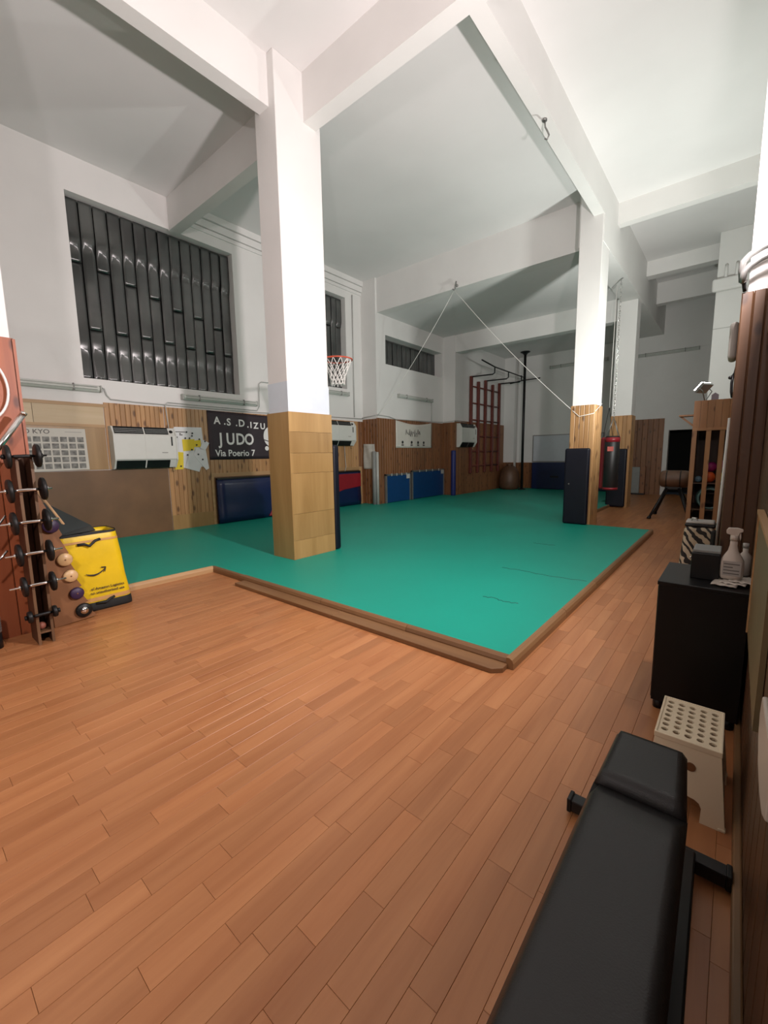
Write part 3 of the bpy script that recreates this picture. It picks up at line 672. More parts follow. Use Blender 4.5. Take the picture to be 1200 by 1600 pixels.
yz([(3.75, 1.22), (4.02, 1.14), (4.15, 1.45), (3.86, 1.54)], xp+0.013, 0.003).build('sheet', 'paperwhite', nb)
yz([(3.92, 1.48), (4.16, 1.17), (4.22, 1.20), (4.18, 1.56), (3.99, 1.60)], xp+0.016, 0.003).build('sheet', 'paperwhite', nb)
yz([(4.06, 1.60), (4.17, 1.56), (4.26, 1.70), (4.14, 1.76)], xp+0.019, 0.003).build('sheet', 'paperwhite', nb)
for (y, z) in ((3.82, 1.90), (3.93, 1.88), (3.92, 1.83), (3.63, 1.80), (3.79, 1.785), (3.87, 1.785), (4.06, 1.77), (4.17, 1.73), (3.90, 1.57), (3.81, 1.47), (4.02, 1.48), (4.10, 1.38), (3.67, 1.26), (4.0, 1.66)):
    MB().cyl((xp+0.02, y, z), (xp+0.026, y, z), 0.016, 8).build('pin', 'ink', nb)
MB().box(xp+0.003, xp+0.0045, 3.62, 3.80, 1.892, 1.908).box(xp+0.003, xp+0.0045, 3.69, 3.72, 1.86, 1.88).box(xp+0.003, xp+0.0045, 3.69, 3.75, 1.835, 1.855).build('small_print', 'greyink', nb)
# dark banner, slightly wavy
bn = thing('judo_banner', (XL+0.03, 5.0, 1.37), 'dark brown banner with white judo club lettering', 'banner')
def cloth_yz(y0, y1, z0f, z1f, x, wav, ny=28, nz=12, th=0.003):
    vs = []; 
    for s_ in (0, 1):
        for j in range(nz+1):
            for i in range(ny+1):
                u, v = i/ny, j/nz; z = z0f(u) + (z1f(u)-z0f(u))*v
                vs.append((x + wav(u, v) + s_*th, y0+(y1-y0)*u, z))
    q = (nz+1)*(ny+1); fs = []
    for j in range(nz):
        for i in range(ny):
            a = j*(ny+1)+i; fs += [(a, a+1, a+ny+2, a+ny+1), (q+a, q+a+ny+1, q+a+ny+2, q+a+1)]
    for i in range(ny): a = i; b = nz*(ny+1)+i; fs += [(a, q+a, q+a+1, a+1), (b, b+1, q+b+1, q+b)]
    for j in range(nz): a = j*(ny+1); b = a+ny; fs += [(a, a+ny+1, q+a+ny+1, q+a), (b, q+b, q+b+ny+1, b+ny+1)]
    return MB().add(vs, fs, True)
cloth_yz(4.26, 6.75, lambda u: 1.37+0.00*u, lambda u: 2.34-0.05*u, XL+0.026, lambda u, v: 0.006*math.sin(7*u+3*v)**2).build('cloth', 'banner', bn)
xt = XL + 0.038
for ch, yy, zz, sz in (('A', 4.39, 2.085, 0.20), ('.', 4.60, 2.08, 0.20), ('S', 4.665, 2.065, 0.20), ('.', 4.865, 2.06, 0.20), ('D', 4.93, 2.055, 0.20), ('.', 5.13, 2.04, 0.20), ('I', 5.205, 2.035, 0.18), ('Z', 5.29, 2.025, 0.18), ('U', 5.455, 2.02, 0.18), ('M', 5.64, 2.015, 0.18)):
    text(ch, 'lettering', bn, 'print', (xt, yy, zz), sz, RX, 0.005)
for ch, yy in (('J', 4.48), ('U', 4.63), ('D', 4.85), ('O', 5.05)): text(ch, 'lettering', bn, 'print', (xt, yy, 1.68), 0.325, RX, 0.008, xs=0.86)
text('Via Poerio 7', 'lettering', bn, 'print', (xt, 4.38, 1.44), 0.185, RX, 0.003, xs=0.98)
em = MB(); 
em.prism([(5.60+0.24*math.cos(t)*0.8+0.12, 1.86+0.22*math.sin(t)) for t in [math.pi*(0.5+k/14) for k in range(15)]] + [(5.72, 1.64)], xt, xt+0.002, 'x')
em.build('emblem', 'print', bn)
MB().cyl((xt, 5.60, 1.60), (xt+0.002, 5.60, 1.60), 0.05, 16).build('emblem', 'print', bn)
MB().prism([(5.52, 1.78), (5.76, 1.72), (5.76, 1.74), (5.52, 1.80)], xt+0.003, xt+0.004, 'x').build('emblem', 'banner', bn)
# small white banner
b2 = thing('white_banner', (XL2+0.04, 10.5, 1.62), 'small creased white banner with black logos on the brown boards', 'banner')
cloth_yz(9.60, 11.44, lambda u: 1.62, lambda u: 2.40-0.16*math.sin(math.pi*u)*0.55, XL2+0.028, lambda u, v: 0.012*(v*abs(math.sin(9*u))+0.3*math.sin(5*u+4*v)**2)).build('cloth', 'paper', b2)
sq = random.Random(5)
for k in range(9):
    yk = 10.05+0.085*k; MB().tube([(XL2+0.048, yk+sq.uniform(-.02, .02), 1.98+sq.uniform(-.05, .05)), (XL2+0.048, yk+0.03, 2.12+sq.uniform(-.05, .05)), (XL2+0.048, yk+0.06, 2.0+sq.uniform(-.05, .05))], 0.007, 5).build('brush_mark', 'greyink', b2)
for yy in (9.9, 10.35, 10.68, 10.98):
    MB().cyl((XL2+0.046, yy, 1.78), (XL2+0.049, yy, 1.78), 0.045, 8).build('logo', 'ink', b2); MB().box(XL2+0.046, XL2+0.049, yy-0.05, yy+0.05, 1.68, 1.72).build('logo', 'greyink', b2)
tw = tag(cloth_yz(0, 0.42, lambda u: 1.04, lambda u: 1.73-0.015*u, 0, lambda u, v: 0.01*math.sin(8*u+5*v), 12, 12).xf(Matrix.Translation((-8.09, YA-0.10, 0)) @ Matrix.Rotation(R(-90), 4, 'Z')).build('towel', 'cloth'), 'pale grey towel hanging flat in the brown corner', 'towel')

# --- padding along the left wall
def pad(name, label, x, y0, y1, z0, z1, d, navy='navy', extra=None, group=None):
    t = thing(name, (x, (y0+y1)/2, z0), label, 'pad', group)
    vs = []; ny, nz = 10, 8
    for s_ in (0, 1):
        for j in range(nz+1):
            for i in range(ny+1):
                u, v = i/ny, j/nz; puff = d*(0.75+0.25*math.sin(math.pi*u)**0.5*math.sin(math.pi*min(1, v*1.02))**0.5) + 0.03*math.exp(-((v-0.18)/0.1)**2)*(0.6+0.4*math.sin(9*u))
                vs.append((x + (puff if s_ else 0), y0+(y1-y0)*u, z0+(z1-z0)*v))
    q = (nz+1)*(ny+1); fs = []
    for j in range(nz):
        for i in range(ny):
            a = j*(ny+1)+i; fs += [(a, a+1, a+ny+2, a+ny+1), (q+a, q+a+ny+1, q+a+ny+2, q+a+1)]
    for i in range(ny): a = i; b = nz*(ny+1)+i; fs += [(a, q+a, q+a+1, a+1), (b, b+1, q+b+1, q+b)]
    for j in range(nz): a = j*(ny+1); b = a+ny; fs += [(a, a+ny+1, q+a+ny+1, q+a), (b, q+b, q+b+ny+1, b+ny+1)]
    body = MB().add(vs, fs, True).build('padding', navy, t)
    MB().box(x, x+d*0.8, y0, y1, z1-0.005, z1+0.03).build('top_strip', 'black', t)
    return t, body
pa, _ = pad('wall_pad', 'navy wall pad with red corner left of the plywood pillar', XL+0.04, 4.34, 6.1, 0.07, 0.97, 0.10, group='navy and red wall pads')
MB().prism([(5.50, 0.10), (6.08, 0.10), (6.08, 0.75), (5.62, 0.30)], XL+0.02, XL+0.165, 'x').build('red_panel', 'red', pa, bevel=0.01)
pb_, _ = pad('wall_pad', 'red and navy wall pad under the heater right of the plywood pillar', XL+0.04, 6.9, 8.55, 0.07, 0.97, 0.10, group='navy and red wall pads')
MB().prism([(6.92, 0.93), (8.53, 0.93), (8.53, 0.57), (7.9, 0.52), (7.5, 0.43), (6.92, 0.38)], XL+0.02, XL+0.150, 'x').build('red_panel', 'red', pb_, bevel=0.012)
for k, (y0, y1, z1, lab) in enumerate(((9.06, 10.22, 0.88, 'left of the two bright blue gym panels in grey frames'), (10.30, 12.12, 0.94, 'wider right one of the two bright blue framed gym panels'))):
    t = thing('framed_pad', (XL2+0.05, (y0+y1)/2, 0.062), lab, 'pad', 'blue framed panels below the white banner')
    MB().box(XL2+0.03, XL2+0.09, y0+0.05, y1-0.05, 0.07, z1-0.05).build('padding', 'blue', t, bevel=0.012)
    for q in ((y0, y0+0.05, 0.062, z1), (y1-0.05, y1, 0.062, z1)): MB().box(XL2+0.028, XL2+0.10, *q).build('frame_post', 'galv', t, bevel=0.006)
    MB().box(XL2+0.028, XL2+0.10, y0, y1, z1-0.05, z1).build('frame_rail', 'galv', t, bevel=0.006)
    MB().box(XL2+0.10, XL2+0.106, y1-0.22, y1-0.06, z1-0.16, z1-0.03).build('corner_tape', 'conduit', t)
    for s_ in range(4): MB().box(XL2+0.09, XL2+0.105, y0+(y1-y0)*(0.2+0.2*s_), y0+(y1-y0)*(0.2+0.2*s_)+0.03, z1-0.06, z1+0.012).build('clip', 'conduit', t)
gr = thing('grey_mat_roll', (-7.62, 8.70, 0.062), 'upright grey rolled mat standing in the brown corner', 'rolled mat')
MB().cyl((-7.64, 8.72, 0.062), (-7.64, 8.72, 1.52), 0.055, 12).build('roll', 'greyfoam', gr)
MB().cyl((-7.56, 8.76, 0.062), (-7.56, 8.76, 1.50), 0.04, 10).build('roll', 'fixture', gr)
bt = thing('blue_foam_pole', (-7.14, 12.10, 0.062), 'tall dark blue foam cylinder against the brown corner', 'foam pole')
MB().lathe((-7.14, 12.09, 0.062), [(0.0, 0), (0.075, 0.0), (0.08, 0.02), (0.08, 1.44), (0.07, 1.47), (0, 1.47)], 16).build('foam', 'bluefoam', bt)

# --- wall bars with pull-up arms, black pole
wbz = thing('wall_bars', (XL3+0.08, 14.2, 0.8), 'dark red wooden wall bars with projecting pull-up arms', 'wall bars')
for k, (y, top) in enumerate(((13.10, 4.0), (13.62, 3.88), (14.16, 3.99), (14.72, 3.90), (15.28, 4.02))):
    MB().box(XL3+0.04, XL3+0.13, y-0.045, y+0.045, 0.75, top).build('upright', 'barred', wbz, bevel=0.008)
for z in (3.68, 3.13, 2.57, 2.02, 1.50, 1.0): MB().cyl((XL3+0.085, 13.06, z), (XL3+0.085, 15.32, z), 0.024, 10).build('rung', 'barred', wbz)
for y, top in ((13.10, 3.98), (14.16, 3.97), (15.28, 4.0)):
    MB().tube([(XL3+0.1, y, top), (XL3+0.85, y, top-0.02), (XL3+0.92, y, top+0.02), (XL3+0.92, y, top+0.2)], 0.022, 8).build('arm', 'darksteel', wbz)
MB().tube([(XL3+0.92, 12.2, 4.26), (XL3+0.92, 13.1, 4.18), (XL3+0.92, 15.45, 4.16)], 0.022, 8).build('pull_up_bar', 'darksteel', wbz)
MB().tube([(XL3+0.5, 15.28, 3.96), (XL3+0.95, 15.3, 4.02), (XL3+1.6, 15.30, 4.03)], 0.022, 8).build('brace', 'darksteel', wbz)
pl = thing('steel_pole', (-6.14, 15.36, 0.062), 'slim black floor to ceiling pole in the far corner', 'pole')
MB().cyl((-6.14, 15.36, 0.062), (-6.14, 15.36, 5.02), 0.045, 12).build('shaft', 'darksteel', pl)
MB().lathe((-6.14, 15.36, 4.90), [(0.045, 0), (0.09, 0.06), (0.17, 0.10), (0.17, 0.12), (0, 0.12)], 16).build('flange', 'darksteel', pl)
MB().lathe((-6.14, 15.36, 0.062), [(0.0, 0), (0.14, 0.0), (0.14, 0.02), (0.05, 0.05)], 16).build('flange', 'darksteel', pl)
sk = thing('medicine_sack', (-6.62, 15.45, 0.062), 'brown leather sack slumped on the mat in the far corner', 'sack')
MB().lathe((-6.62, 15.35, 0.062), [(0.0, 0), (0.30, 0.0), (0.37, 0.12), (0.38, 0.40), (0.33, 0.66), (0.24, 0.80), (0.16, 0.88), (0.0, 0.90)], 18).build('body', 'leather', sk)
MB().lathe((-6.62, 15.35, 0.92), [(0.05, -0.02), (0.10, 0.02), (0.13, 0.10), (0.0, 0.08)], 12).build('gathered_top', 'leather', sk)
# far wall
cp = thing('crash_mat', (-5.0, YF-0.2, 0.062), 'dark blue crash mat standing against the far wall', 'crash mat')
MB().box(-6.0, -3.2, YF-0.26, YF-0.03, 0.062, 1.06).build('cover', 'navy', cp, bevel=0.03, seg=3)
for k in range(2): MB().box(-5.3+1.4*k, -5.0+1.4*k, YF-0.275, YF-0.26, 0.5, 0.56).build('handle', 'black', cp)
bo = thing('whiteboard', (-4.8, YF-0.03, 1.08), 'large whiteboard above the blue crash mat on the far wall', 'whiteboard')
MB().box(-6.05, -3.6, YF-0.03, YF-0.006, 1.09, 2.06).build('panel', 'whiteboard', bo); 
for q in ((-6.07, -3.58, 2.05, 2.08), (-6.07, -3.58, 1.07, 1.10)): MB().box(q[0], q[1], YF-0.04, YF-0.003, q[2], q[3]).build('frame', 'galv', bo)
for q in (-6.07, -3.61): MB().box(q, q+0.03, YF-0.04, YF-0.003, 1.10, 2.05).build('frame', 'galv', bo)
hb = thing('grey_locker', (-2.5, YF-0.25, 0), 'low grey box against the far wall boards beside the pillar', 'box')
MB().box(-2.72, -2.42, YF-0.3, YF-0.04, 0.05, 0.90).build('body', 'greyfoam', hb, bevel=0.01); MB().box(-2.42, -2.28, YF-0.24, YF-0.05, 0.05, 0.92).build('side', 'pinedark', hb); MB().box(-2.73, -2.27, YF-0.31, YF-0.04, 0.0, 0.05).build('plinth', 'black', hb)

# --- pillar pads
def pillar_pad(x0, x1, y0, y1, z0, z1, label):
    t = thing('pillar_pad', ((x0+x1)/2, (y0+y1)/2, z0), label, 'pad', 'dark pads fixed to the pillars')
    MB().box(x0, x1, y0, y1, z0, z1).build('padding', 'blackpad', t, bevel=0.035, seg=4)
    MB().box(x0+0.05, x1-0.05, y1-0.004, y1+0.008, z0+0.1, z1-0.1).build('backing', 'black', t)
    MB().cyl(((x0+x1)/2-0.12, y0+0.001, (z0+z1)/2+0.05), ((x0+x1)/2-0.12, y0-0.003, (z0+z1)/2+0.05), 0.012, 10).build('eyelet', 'galv', t)
    return t
pillar_pad(-2.50, -2.07, 8.285, 8.392, 0.062, 1.48, 'black upholstered pad on the pillar standing at the mat corner')
pillar_pad(-2.55, -2.12, 11.92, 12.04, 0.02, 1.48, 'black pad on the farther pillar behind the punching bag')
pillar_pad(-4.82, -4.345, 4.10, 4.21, 0.062, 1.56, 'dark pad edge behind the plywood clad pillar')

# --- punching bag and red strike pad
pb = thing('punching_bag', (-2.15, 10.45, 0.5), 'black hanging punching bag with a pink label', 'punching bag')
MB().lathe((-2.15, 10.45, 0.58), [(0, 0), (0.13, 0), (0.15, 0.03), (0.15, 1.14), (0.13, 1.17), (0, 1.17)], 20).build('bag', 'vinyl', pb)
MB().lathe((-2.15, 10.45, 1.62), [(0.153, 0), (0.153, 0.10)], 20).build('top_band', 'red', pb)
MB().lathe((-2.15, 10.45, 0.57), [(0.153, 0), (0.153, 0.05)], 20).build('bottom_band', 'red', pb)
MB().box(-2.21, -2.09, 10.288, 10.296, 1.42, 1.52).build('label', 'redlabel', pb)
for s_ in (-1, 1):
    for q in (-1, 1): MB().tube([(-2.15+s_*0.12, 10.45+q*0.06, 1.74), (-2.15, 10.45, 2.15)], 0.006, 6).build('strap', 'galv', pb)
ch = MB()
z = 2.15; k = 0
while z < 4.9:
    e = Vector((1, 0, 0)) if k % 2 else Vector((0, 1, 0))
    ch.tube([Vector((-2.15, 10.45, z)) + e*0.016*math.cos(a) + Vector((0, 0, 0.032*math.sin(a)+0.03)) for a in [2*math.pi*j/8 for j in range(8)]], 0.005, 5, True); z += 0.048; k += 1
tag(ch.build('chain', 'chrome', pb), kind='stuff')
MB().tube([(-2.15, 10.45, 4.88), (-2.15, 10.45, 5.0), (-2.12, 10.45, 5.02)], 0.012, 6).build('hook', 'galv', pb)
rs = thing('strike_pad', (-2.4, 10.75, 0.4), 'tall dark red strike pad hanging behind the punching bag', 'strike pad')
MB().box(-2.46, -2.16, 10.72, 10.84, 0.55, 1.74).build('padding', 'red', rs, bevel=0.05, seg=4)
for xx in (-2.42, -2.22): MB().tube([(xx, 10.78, 1.73), (-2.32, 10.78, 2.4)], 0.006, 6).build('strap', 'black', rs)
MB().tube([(-2.32, 10.78, 2.4), (-2.30, 10.78, 5.02)], 0.007, 6).build('rope', 'net', rs)

# --- basketball hoop on the back of the near pillar
ho = thing('basketball_hoop', (-4.72, 4.35, 2.85), 'orange basketball rim with white net behind the pillar', 'basketball hoop')
HC = Vector((-4.735, 4.60, 2.84)); HR = 0.225
MB().tube([HC + Vector((HR*math.cos(t), HR*math.sin(t), 0)) for t in [2*math.pi*k/36 for k in range(36)]], 0.011, 8, True).build('rim', 'rim', ho)
MB().box(HC.x-0.09, HC.x+0.09, 4.09, 4.12, 2.72, 2.92).build('bracket', 'rim', ho)
for s_ in (-1, 1): MB().tube([(HC.x+s_*0.07, 4.11, 2.78), (HC.x+s_*0.10, 4.40, 2.835)], 0.011, 8).build('arm', 'rim', ho)
nt_ = MB(); nn = 12; lv = [(0.0, 0.218), (-0.10, 0.175), (-0.19, 0.14), (-0.26, 0.115), (-0.32, 0.105), (-0.375, 0.108)]
for i in range(nn):
    for s_ in (1, -1):
        nt_.tube([HC + Vector((r*math.cos(2*math.pi*(i+s_*j*0.5)/nn), r*math.sin(2*math.pi*(i+s_*j*0.5)/nn), h)) for j, (h, r) in enumerate(lv)], 0.0055, 5)
tag(nt_.build('net', 'net', ho), kind='stuff')

# --- dumbbell rack with six dumbbells
RX0, RY0, RY1 = -4.23, 0.635, 0.735
rk = thing('dumbbell_rack', (-4.12, 0.685, 0), 'narrow dark wooden dumbbell rack in front of the left pillar', 'rack')
rows = [1.435, 1.19, 0.955, 0.72, 0.48, 0.243]
for y in (RY0, RY1-0.016):
    MB().box(RX0, -4.005, y, y+0.016, 0, 1.43).build('upright', 'rackwood', rk, bevel=0.002)
    MB().box(-4.005, -3.997, y-0.001, y+0.017, 0.0, 1.40).build('edge_strip', 'rackedge', rk)
    for z in rows[1:]: MB().box(-3.999, -3.985, y-0.001, y+0.017, z-0.03, z-0.012).build('notch', 'rackwood', rk)
MB().box(RX0, RX0+0.012, RY0, RY1, 0, 1.43).build('back_board', 'rackwood', rk)
MB().box(RX0, -4.0, RY0+0.016, RY1-0.016, 0.085, 0.10).build('shelf', 'rackedge', rk)
tag(MB().ball((-4.06, 0.675, 0.131), 0.030).build('rubber_ball', plain('dull_pink', (0.25, 0.08, 0.05), 0.6)), 'small dull pink ball on the bottom shelf of the dumbbell rack', 'ball')
def dumbbell(loc, half, off, pr, label, bar='chrome', tilt=0.0):
    t = thing('dumbbell', (0, 0, 0), label, 'dumbbell', 'dumbbells on the wooden rack'); n0 = t.name
    WL[n0] = Vector((0, 0, 0))
    MB().tube([(0, -half, 0), (0, half, 0)], 0.0075, 8).build('bar', bar, t)
    MB().lathe((0, 0, 0), [(0.009, -off+0.02), (0.012, -off*0.5), (0.013, 0), (0.012, off*0.5), (0.009, off-0.02)], 12, axis=(0, 1, 0)).build('grip', bar, t)
    for s_ in (-1, 1):
        MB().lathe((0, s_*off, 0), [(0.02, -0.014), (pr*0.9, -0.014), (pr, -0.008), (pr, 0.008), (pr*0.9, 0.014), (0.02, 0.014)], 24, axis=(0, 1, 0)).build('plate', 'iron', t)
        MB().lathe((0, s_*(off+0.024), 0), [(0.0, -0.008), (0.018, -0.008), (0.018, 0.008), (0.0, 0.008)], 10, axis=(0, 1, 0)).build('collar', bar, t)
    t.location = loc; t.rotation_euler = (tilt, 0, 0); return t
spec = [(0.14, 0.085, 0.085, 'iron', 'topmost dumbbell on the rack with all black bar'), (0.15, 0.095, 0.085, 'chrome', 'second dumbbell from the top of the rack with chrome bar'),
        (0.17, 0.095, 0.085, 'chrome', 'third dumbbell down the rack, level with the purple disc'), (0.17, 0.09, 0.083, 'chrome', 'fourth dumbbell down the rack, level with the upper pale disc'),
        (0.17, 0.085, 0.075, 'chrome', 'fifth dumbbell down the rack, level with the lower pale disc'), (0.09, 0.075, 0.045, 'iron', 'smallest dark dumbbell, lowest on the rack')]
for z, (hf, of, pr, bar, lab) in zip(rows, spec):
    dumbbell((-3.975, 0.675, z), hf, of, pr, lab, bar, R(2))
# loose chrome bars leaning at the frame edge, hoop on the pillar
tag(MB().cyl((-4.20, 0.45, 1.30), (-4.20, 0.755, 1.765), 0.021, 14).cyl((-4.20, 0.747, 1.753), (-4.20, 0.757, 1.768), 0.0225, 14).build('barbell_bar', 'chrome'), 'thick chrome bar slanting across the red wood pillar', 'bar')
tag(MB().tube([(-4.33, 0.53 + 0.17*math.cos(t), 1.945 + 0.245*math.sin(t)) for t in [2*math.pi*k/40 for k in range(40)]], 0.009, 8, True).build('hoop', 'print'), 'white hoop hanging on the red wood pillar', 'hoop')
for k, (y0, z0, y1, z1) in enumerate(((0.44, 0.86, 0.55, 1.01), (0.42, 0.62, 0.535, 0.755))):
    tag(MB().cyl((-4.05, y0, z0), (-4.05, y1, z1), 0.008, 10).build('steel_rod', 'chrome'), ('upper' if k == 0 else 'lower') + ' thin slanted steel rod at the left of the dumbbell rack', 'rod')
hw = thing('hand_weight', (-4.2, 0.42, 0), 'dark ribbed weight standing on the floor left of the rack', 'weight')
MB().lathe((-4.2, 0.41, 0), [(0, 0), (0.05, 0), (0.05, 0.12), (0, 0.12)], 18).build('base', 'darksteel', hw)
for k in range(6): MB().lathe((-4.2, 0.41, 0.13+0.02*k), [(0.03, -0.008), (0.052, -0.006), (0.052, 0.006), (0.03, 0.008)], 18).build('rib', 'galv', hw)

# --- plate board: plywood panel in the plane x = const with a stepped edge, discs on pegs
pbx = -4.33
wbd = thing('plate_board', (pbx, 0.95, 0), 'brown board with a stepped edge holding weight discs', 'rack')
MB().prism([(0.80, 0.0), (1.11, 0.02), (1.02, 0.155), (1.055, 0.165), (0.985, 0.30), (1.02, 0.315), (0.955, 0.45), (0.985, 0.46), (0.93, 0.60), (0.955, 0.62), (0.90, 0.76), (0.925, 0.78), (0.875, 0.92), (0.80, 1.12), (0.775, 1.12)], pbx, pbx+0.018, 'x').build('panel', 'board', wbd, bevel=0.002)
MB().prism([(0.79, 0.0), (0.815, 0.0), (0.80, 1.12), (0.775, 1.12)], pbx-0.12, pbx, 'x').build('side_board', 'board', wbd)
for s_ in (0, 1): MB().beam((pbx-0.05-0.04*s_, 0.80, 1.18), (pbx-0.05-0.04*s_, 0.96, 0.86), 0.012, 0.012).build('strut', 'lath', wbd)
def disc(y, z, r, mat_, label, thick=0.035, hub=None):
    t = thing('weight_disc', (pbx+0.02, y, z), label, 'weight disc', 'discs on the brown plate board')
    MB().lathe((pbx+0.018, y, z), [(0, 0), (r*0.85, 0), (r, thick*0.3), (r, thick*0.7), (r*0.85, thick), (0, thick)], 24, axis=(1, 0, 0)).build('disc', mat_, t)
    MB().lathe((pbx+0.018+thick, y, z), [(0, 0.002), (r*(0.5 if hub else 0.12), 0.002), (r*(0.5 if hub else 0.12), 0), ], 14, axis=(1, 0, 0)).build('hub', hub or 'board', t)
    return t
disc(0.918, 0.570, 0.055, 'discpale', 'upper of the two pale cream discs on the board')
disc(0.945, 0.423, 0.053, 'discpale', 'lower of the two pale cream discs on the board')
disc(0.975, 0.262, 0.052, 'discpurple', 'purple disc between the pale discs and the black wheel')
disc(1.012, 0.100, 0.062, 'iron', 'black disc with silver hub at the foot of the board', hub='chrome')
disc(0.85, 0.866, 0.058, 'discpurple', 'highest purple disc, half behind a dumbbell')

# --- yellow delivery bag
yb = thing('delivery_bag', (-4.72, 1.25, 0), 'open yellow delivery bag with black base and smile arrow', 'bag')
BX0, BX1 = -4.86, -4.50
def bag_ring(z, grow, y0=0.98, y1=1.48, rr=0.07, n=6):
    pts = []
    for cx, cy, a0 in ((BX1+grow-rr, y0-grow+rr, -90), (BX1+grow-rr, y1+grow*0.2-rr, 0), (BX0-grow+rr, y1+grow*0.2-rr, 90), (BX0-grow+rr, y0-grow+rr, 180)):
        for k in range(n+1):
            a = R(a0+90*k/n); pts.append(Vector((cx+rr*math.cos(a), cy+rr*math.sin(a), z)))
    return pts
def lean(p, t): return Vector((p.x, p.y - 0.085*t + 0.0, p.z + 0.02*t*(p.y-1.2)))
def loft(levels, grow, close=False):
    mb = MB(); rings = []
    for z, g_ in zip(levels, grow): rings.append([lean(p, z/0.74) for p in bag_ring(z, g_)])
    n = len(rings[0]); vs = [p for r_ in rings for p in r_]
    fs = [(i*n+k, i*n+(k+1) % n, (i+1)*n+(k+1) % n, (i+1)*n+k) for i in range(len(rings)-1) for k in range(n)]
    mb.add(vs, fs, True)
    if close: mb.add(rings[0], [tuple(range(n))])
    return mb
body = loft([0.075, 0.12, 0.3, 0.5, 0.65, 0.72, 0.735, 0.70, 0.45], [0.0, 0.004, -0.008, 0.004, 0.0, -0.006, -0.014, -0.016, -0.02]).build('body', 'yellowbag', yb)
loft([0.0, 0.02, 0.06, 0.085], [0.0, 0.006, 0.008, 0.004], True).build('base', 'bagblack', yb)
loft([0.095, 0.13], [0.007, 0.007]).build('lower_band', 'bagtan', yb)
loft([0.655, 0.675], [0.005, 0.004]).build('upper_band', 'bagtan', yb)
loft([0.722, 0.742], [-0.002, -0.004]).build('rim_binding', 'bagblack', yb)
loft([0.20, 0.70], [-0.03, -0.03], True).build('lining', 'flap', yb)
MB().add([lean(Vector(p), 0.98) for p in ((-4.84, 0.955, 0.74), (-4.50, 0.955, 0.735), (-4.51, 1.30, 0.75), (-4.84, 1.34, 0.75), (-4.95, 1.02, 1.02), (-4.93, 1.06, 1.0), (-4.86, 1.36, 0.762), (-4.50, 1.30, 0.757), (-4.5, 0.95, 0.742))], [(0, 1, 2, 3), (0, 3, 6, 5), (0, 5, 4), (8, 7, 6, 5), (4, 5, 8)]).build('lid_flap', 'flap', yb)
xb = BX1 + 0.012
def handle(z, y0, y1, dz): MB().tube([(xb+0.001, y0, z), (xb+0.01, y0+0.05, z+0.002), (xb+0.02, (y0+y1)/2, z-dz), (xb+0.01, y1-0.04, z+0.022), (xb+0.001, y1, z+0.03)], 0.012, 8).build('handle', 'bagblack', yb)
handle(0.645, 1.06, 1.24, 0.02); handle(0.075, 1.16, 1.31, -0.0)
arc = []; 
for k in range(13):
    t = k/12; arc.append((1.10+0.155*t, 0.365 - 0.022*math.sin(math.pi*t*0.8)*1.4 + 0.045*t*t))
wid = [0.004+0.010*math.sin(math.pi*min(1, k/12*0.85+0.05)) for k in range(13)]
ym = MB(); up_ = [(y, z+wid[k]/2) for k, (y, z) in enumerate(arc)]; dn_ = [(y, z-wid[k]/2) for k, (y, z) in enumerate(arc)]
for k in range(12): ym.prism([up_[k], up_[k+1], dn_[k+1], dn_[k]], xb+0.001, xb+0.004, 'x')
ym.beam((xb+0.0025, 1.225, 0.408), (xb+0.0025, 1.262, 0.405), 0.008, 0.003, (1, 0, 0)).beam((xb+0.0025, 1.262, 0.407), (xb+0.0025, 1.25, 0.362), 0.008, 0.003, (1, 0, 0))
ym.build('smile_arrow', 'ink', yb)
text('of Amazon Logistics', 'lettering', yb, 'ink', (xb+0.003, 1.125, 0.205), 0.034, (R(90), R(0), R(90)), 0.0004)
text('no unauthorised use', 'lettering', yb, 'ink', (xb+0.003, 1.12, 0.165), 0.034, (R(90), R(0), R(90)), 0.0004)

# --- weight bench
wbn = thing('weight_bench', (-0.14, 0.9, 0), 'long black vinyl weight bench in the foreground', 'bench')
def cushion(x0, x1, y0, y1, z0, z1, x0b, x1b, tilt, r=0.03):
    """rounded pad: width x0..x1 at the near end, x0b..x1b at the far end; tilt raises the far end"""
    nx, ny = 14, 16; vs = []; fs = []
    def edge(u): e = min(u, 1-u)*2; return 1-(1-min(1, e/0.22))**3
    for s_ in (0, 1):
        for j in range(ny+1):
            v = j/ny; a = x0+(x0b-x0)*v; b = x1+(x1b-x1)*v; y = y0+(y1-y0)*v
            for i in range(nx+1):
                u = i/nx; k = edge(u)*edge(v); mid = (z0+z1)/2; zt = z1 - (1-k)*(z1-mid)*0.9; zb = z0 + (1-k)*(mid-z0)*0.9
                vs.append((a+(b-a)*u, y, (zt if s_ else zb) + tilt*v))
    q = (nx+1)*(ny+1)
    for j in range(ny):
        for i in range(nx):
            a = j*(nx+1)+i; fs += [(a, a+nx+1, a+nx+2, a+1), (q+a, q+a+1, q+a+nx+2, q+a+nx+1)]
    for i in range(nx): a = i; b = ny*(nx+1)+i; fs += [(a, a+1, q+a+1, q+a), (b, q+b, q+b+1, b+1)]
    for j in range(ny): a = j*(nx+1); b = a+nx; fs += [(a, q+a, q+a+nx+1, a+nx+1), (b, b+nx+1, q+b+nx+1, q+b)]
    return MB().add(vs, fs, True)
cushion(-0.262, -0.012, 0.20, 1.262, 0.395, 0.455, -0.258, -0.030, 0.0).build('back_pad', 'vinyl', wbn)
cushion(-0.256, -0.032, 1.258, 1.535, 0.395, 0.465, -0.25, -0.052, 0.0).build('head_pad', 'vinyl', wbn)
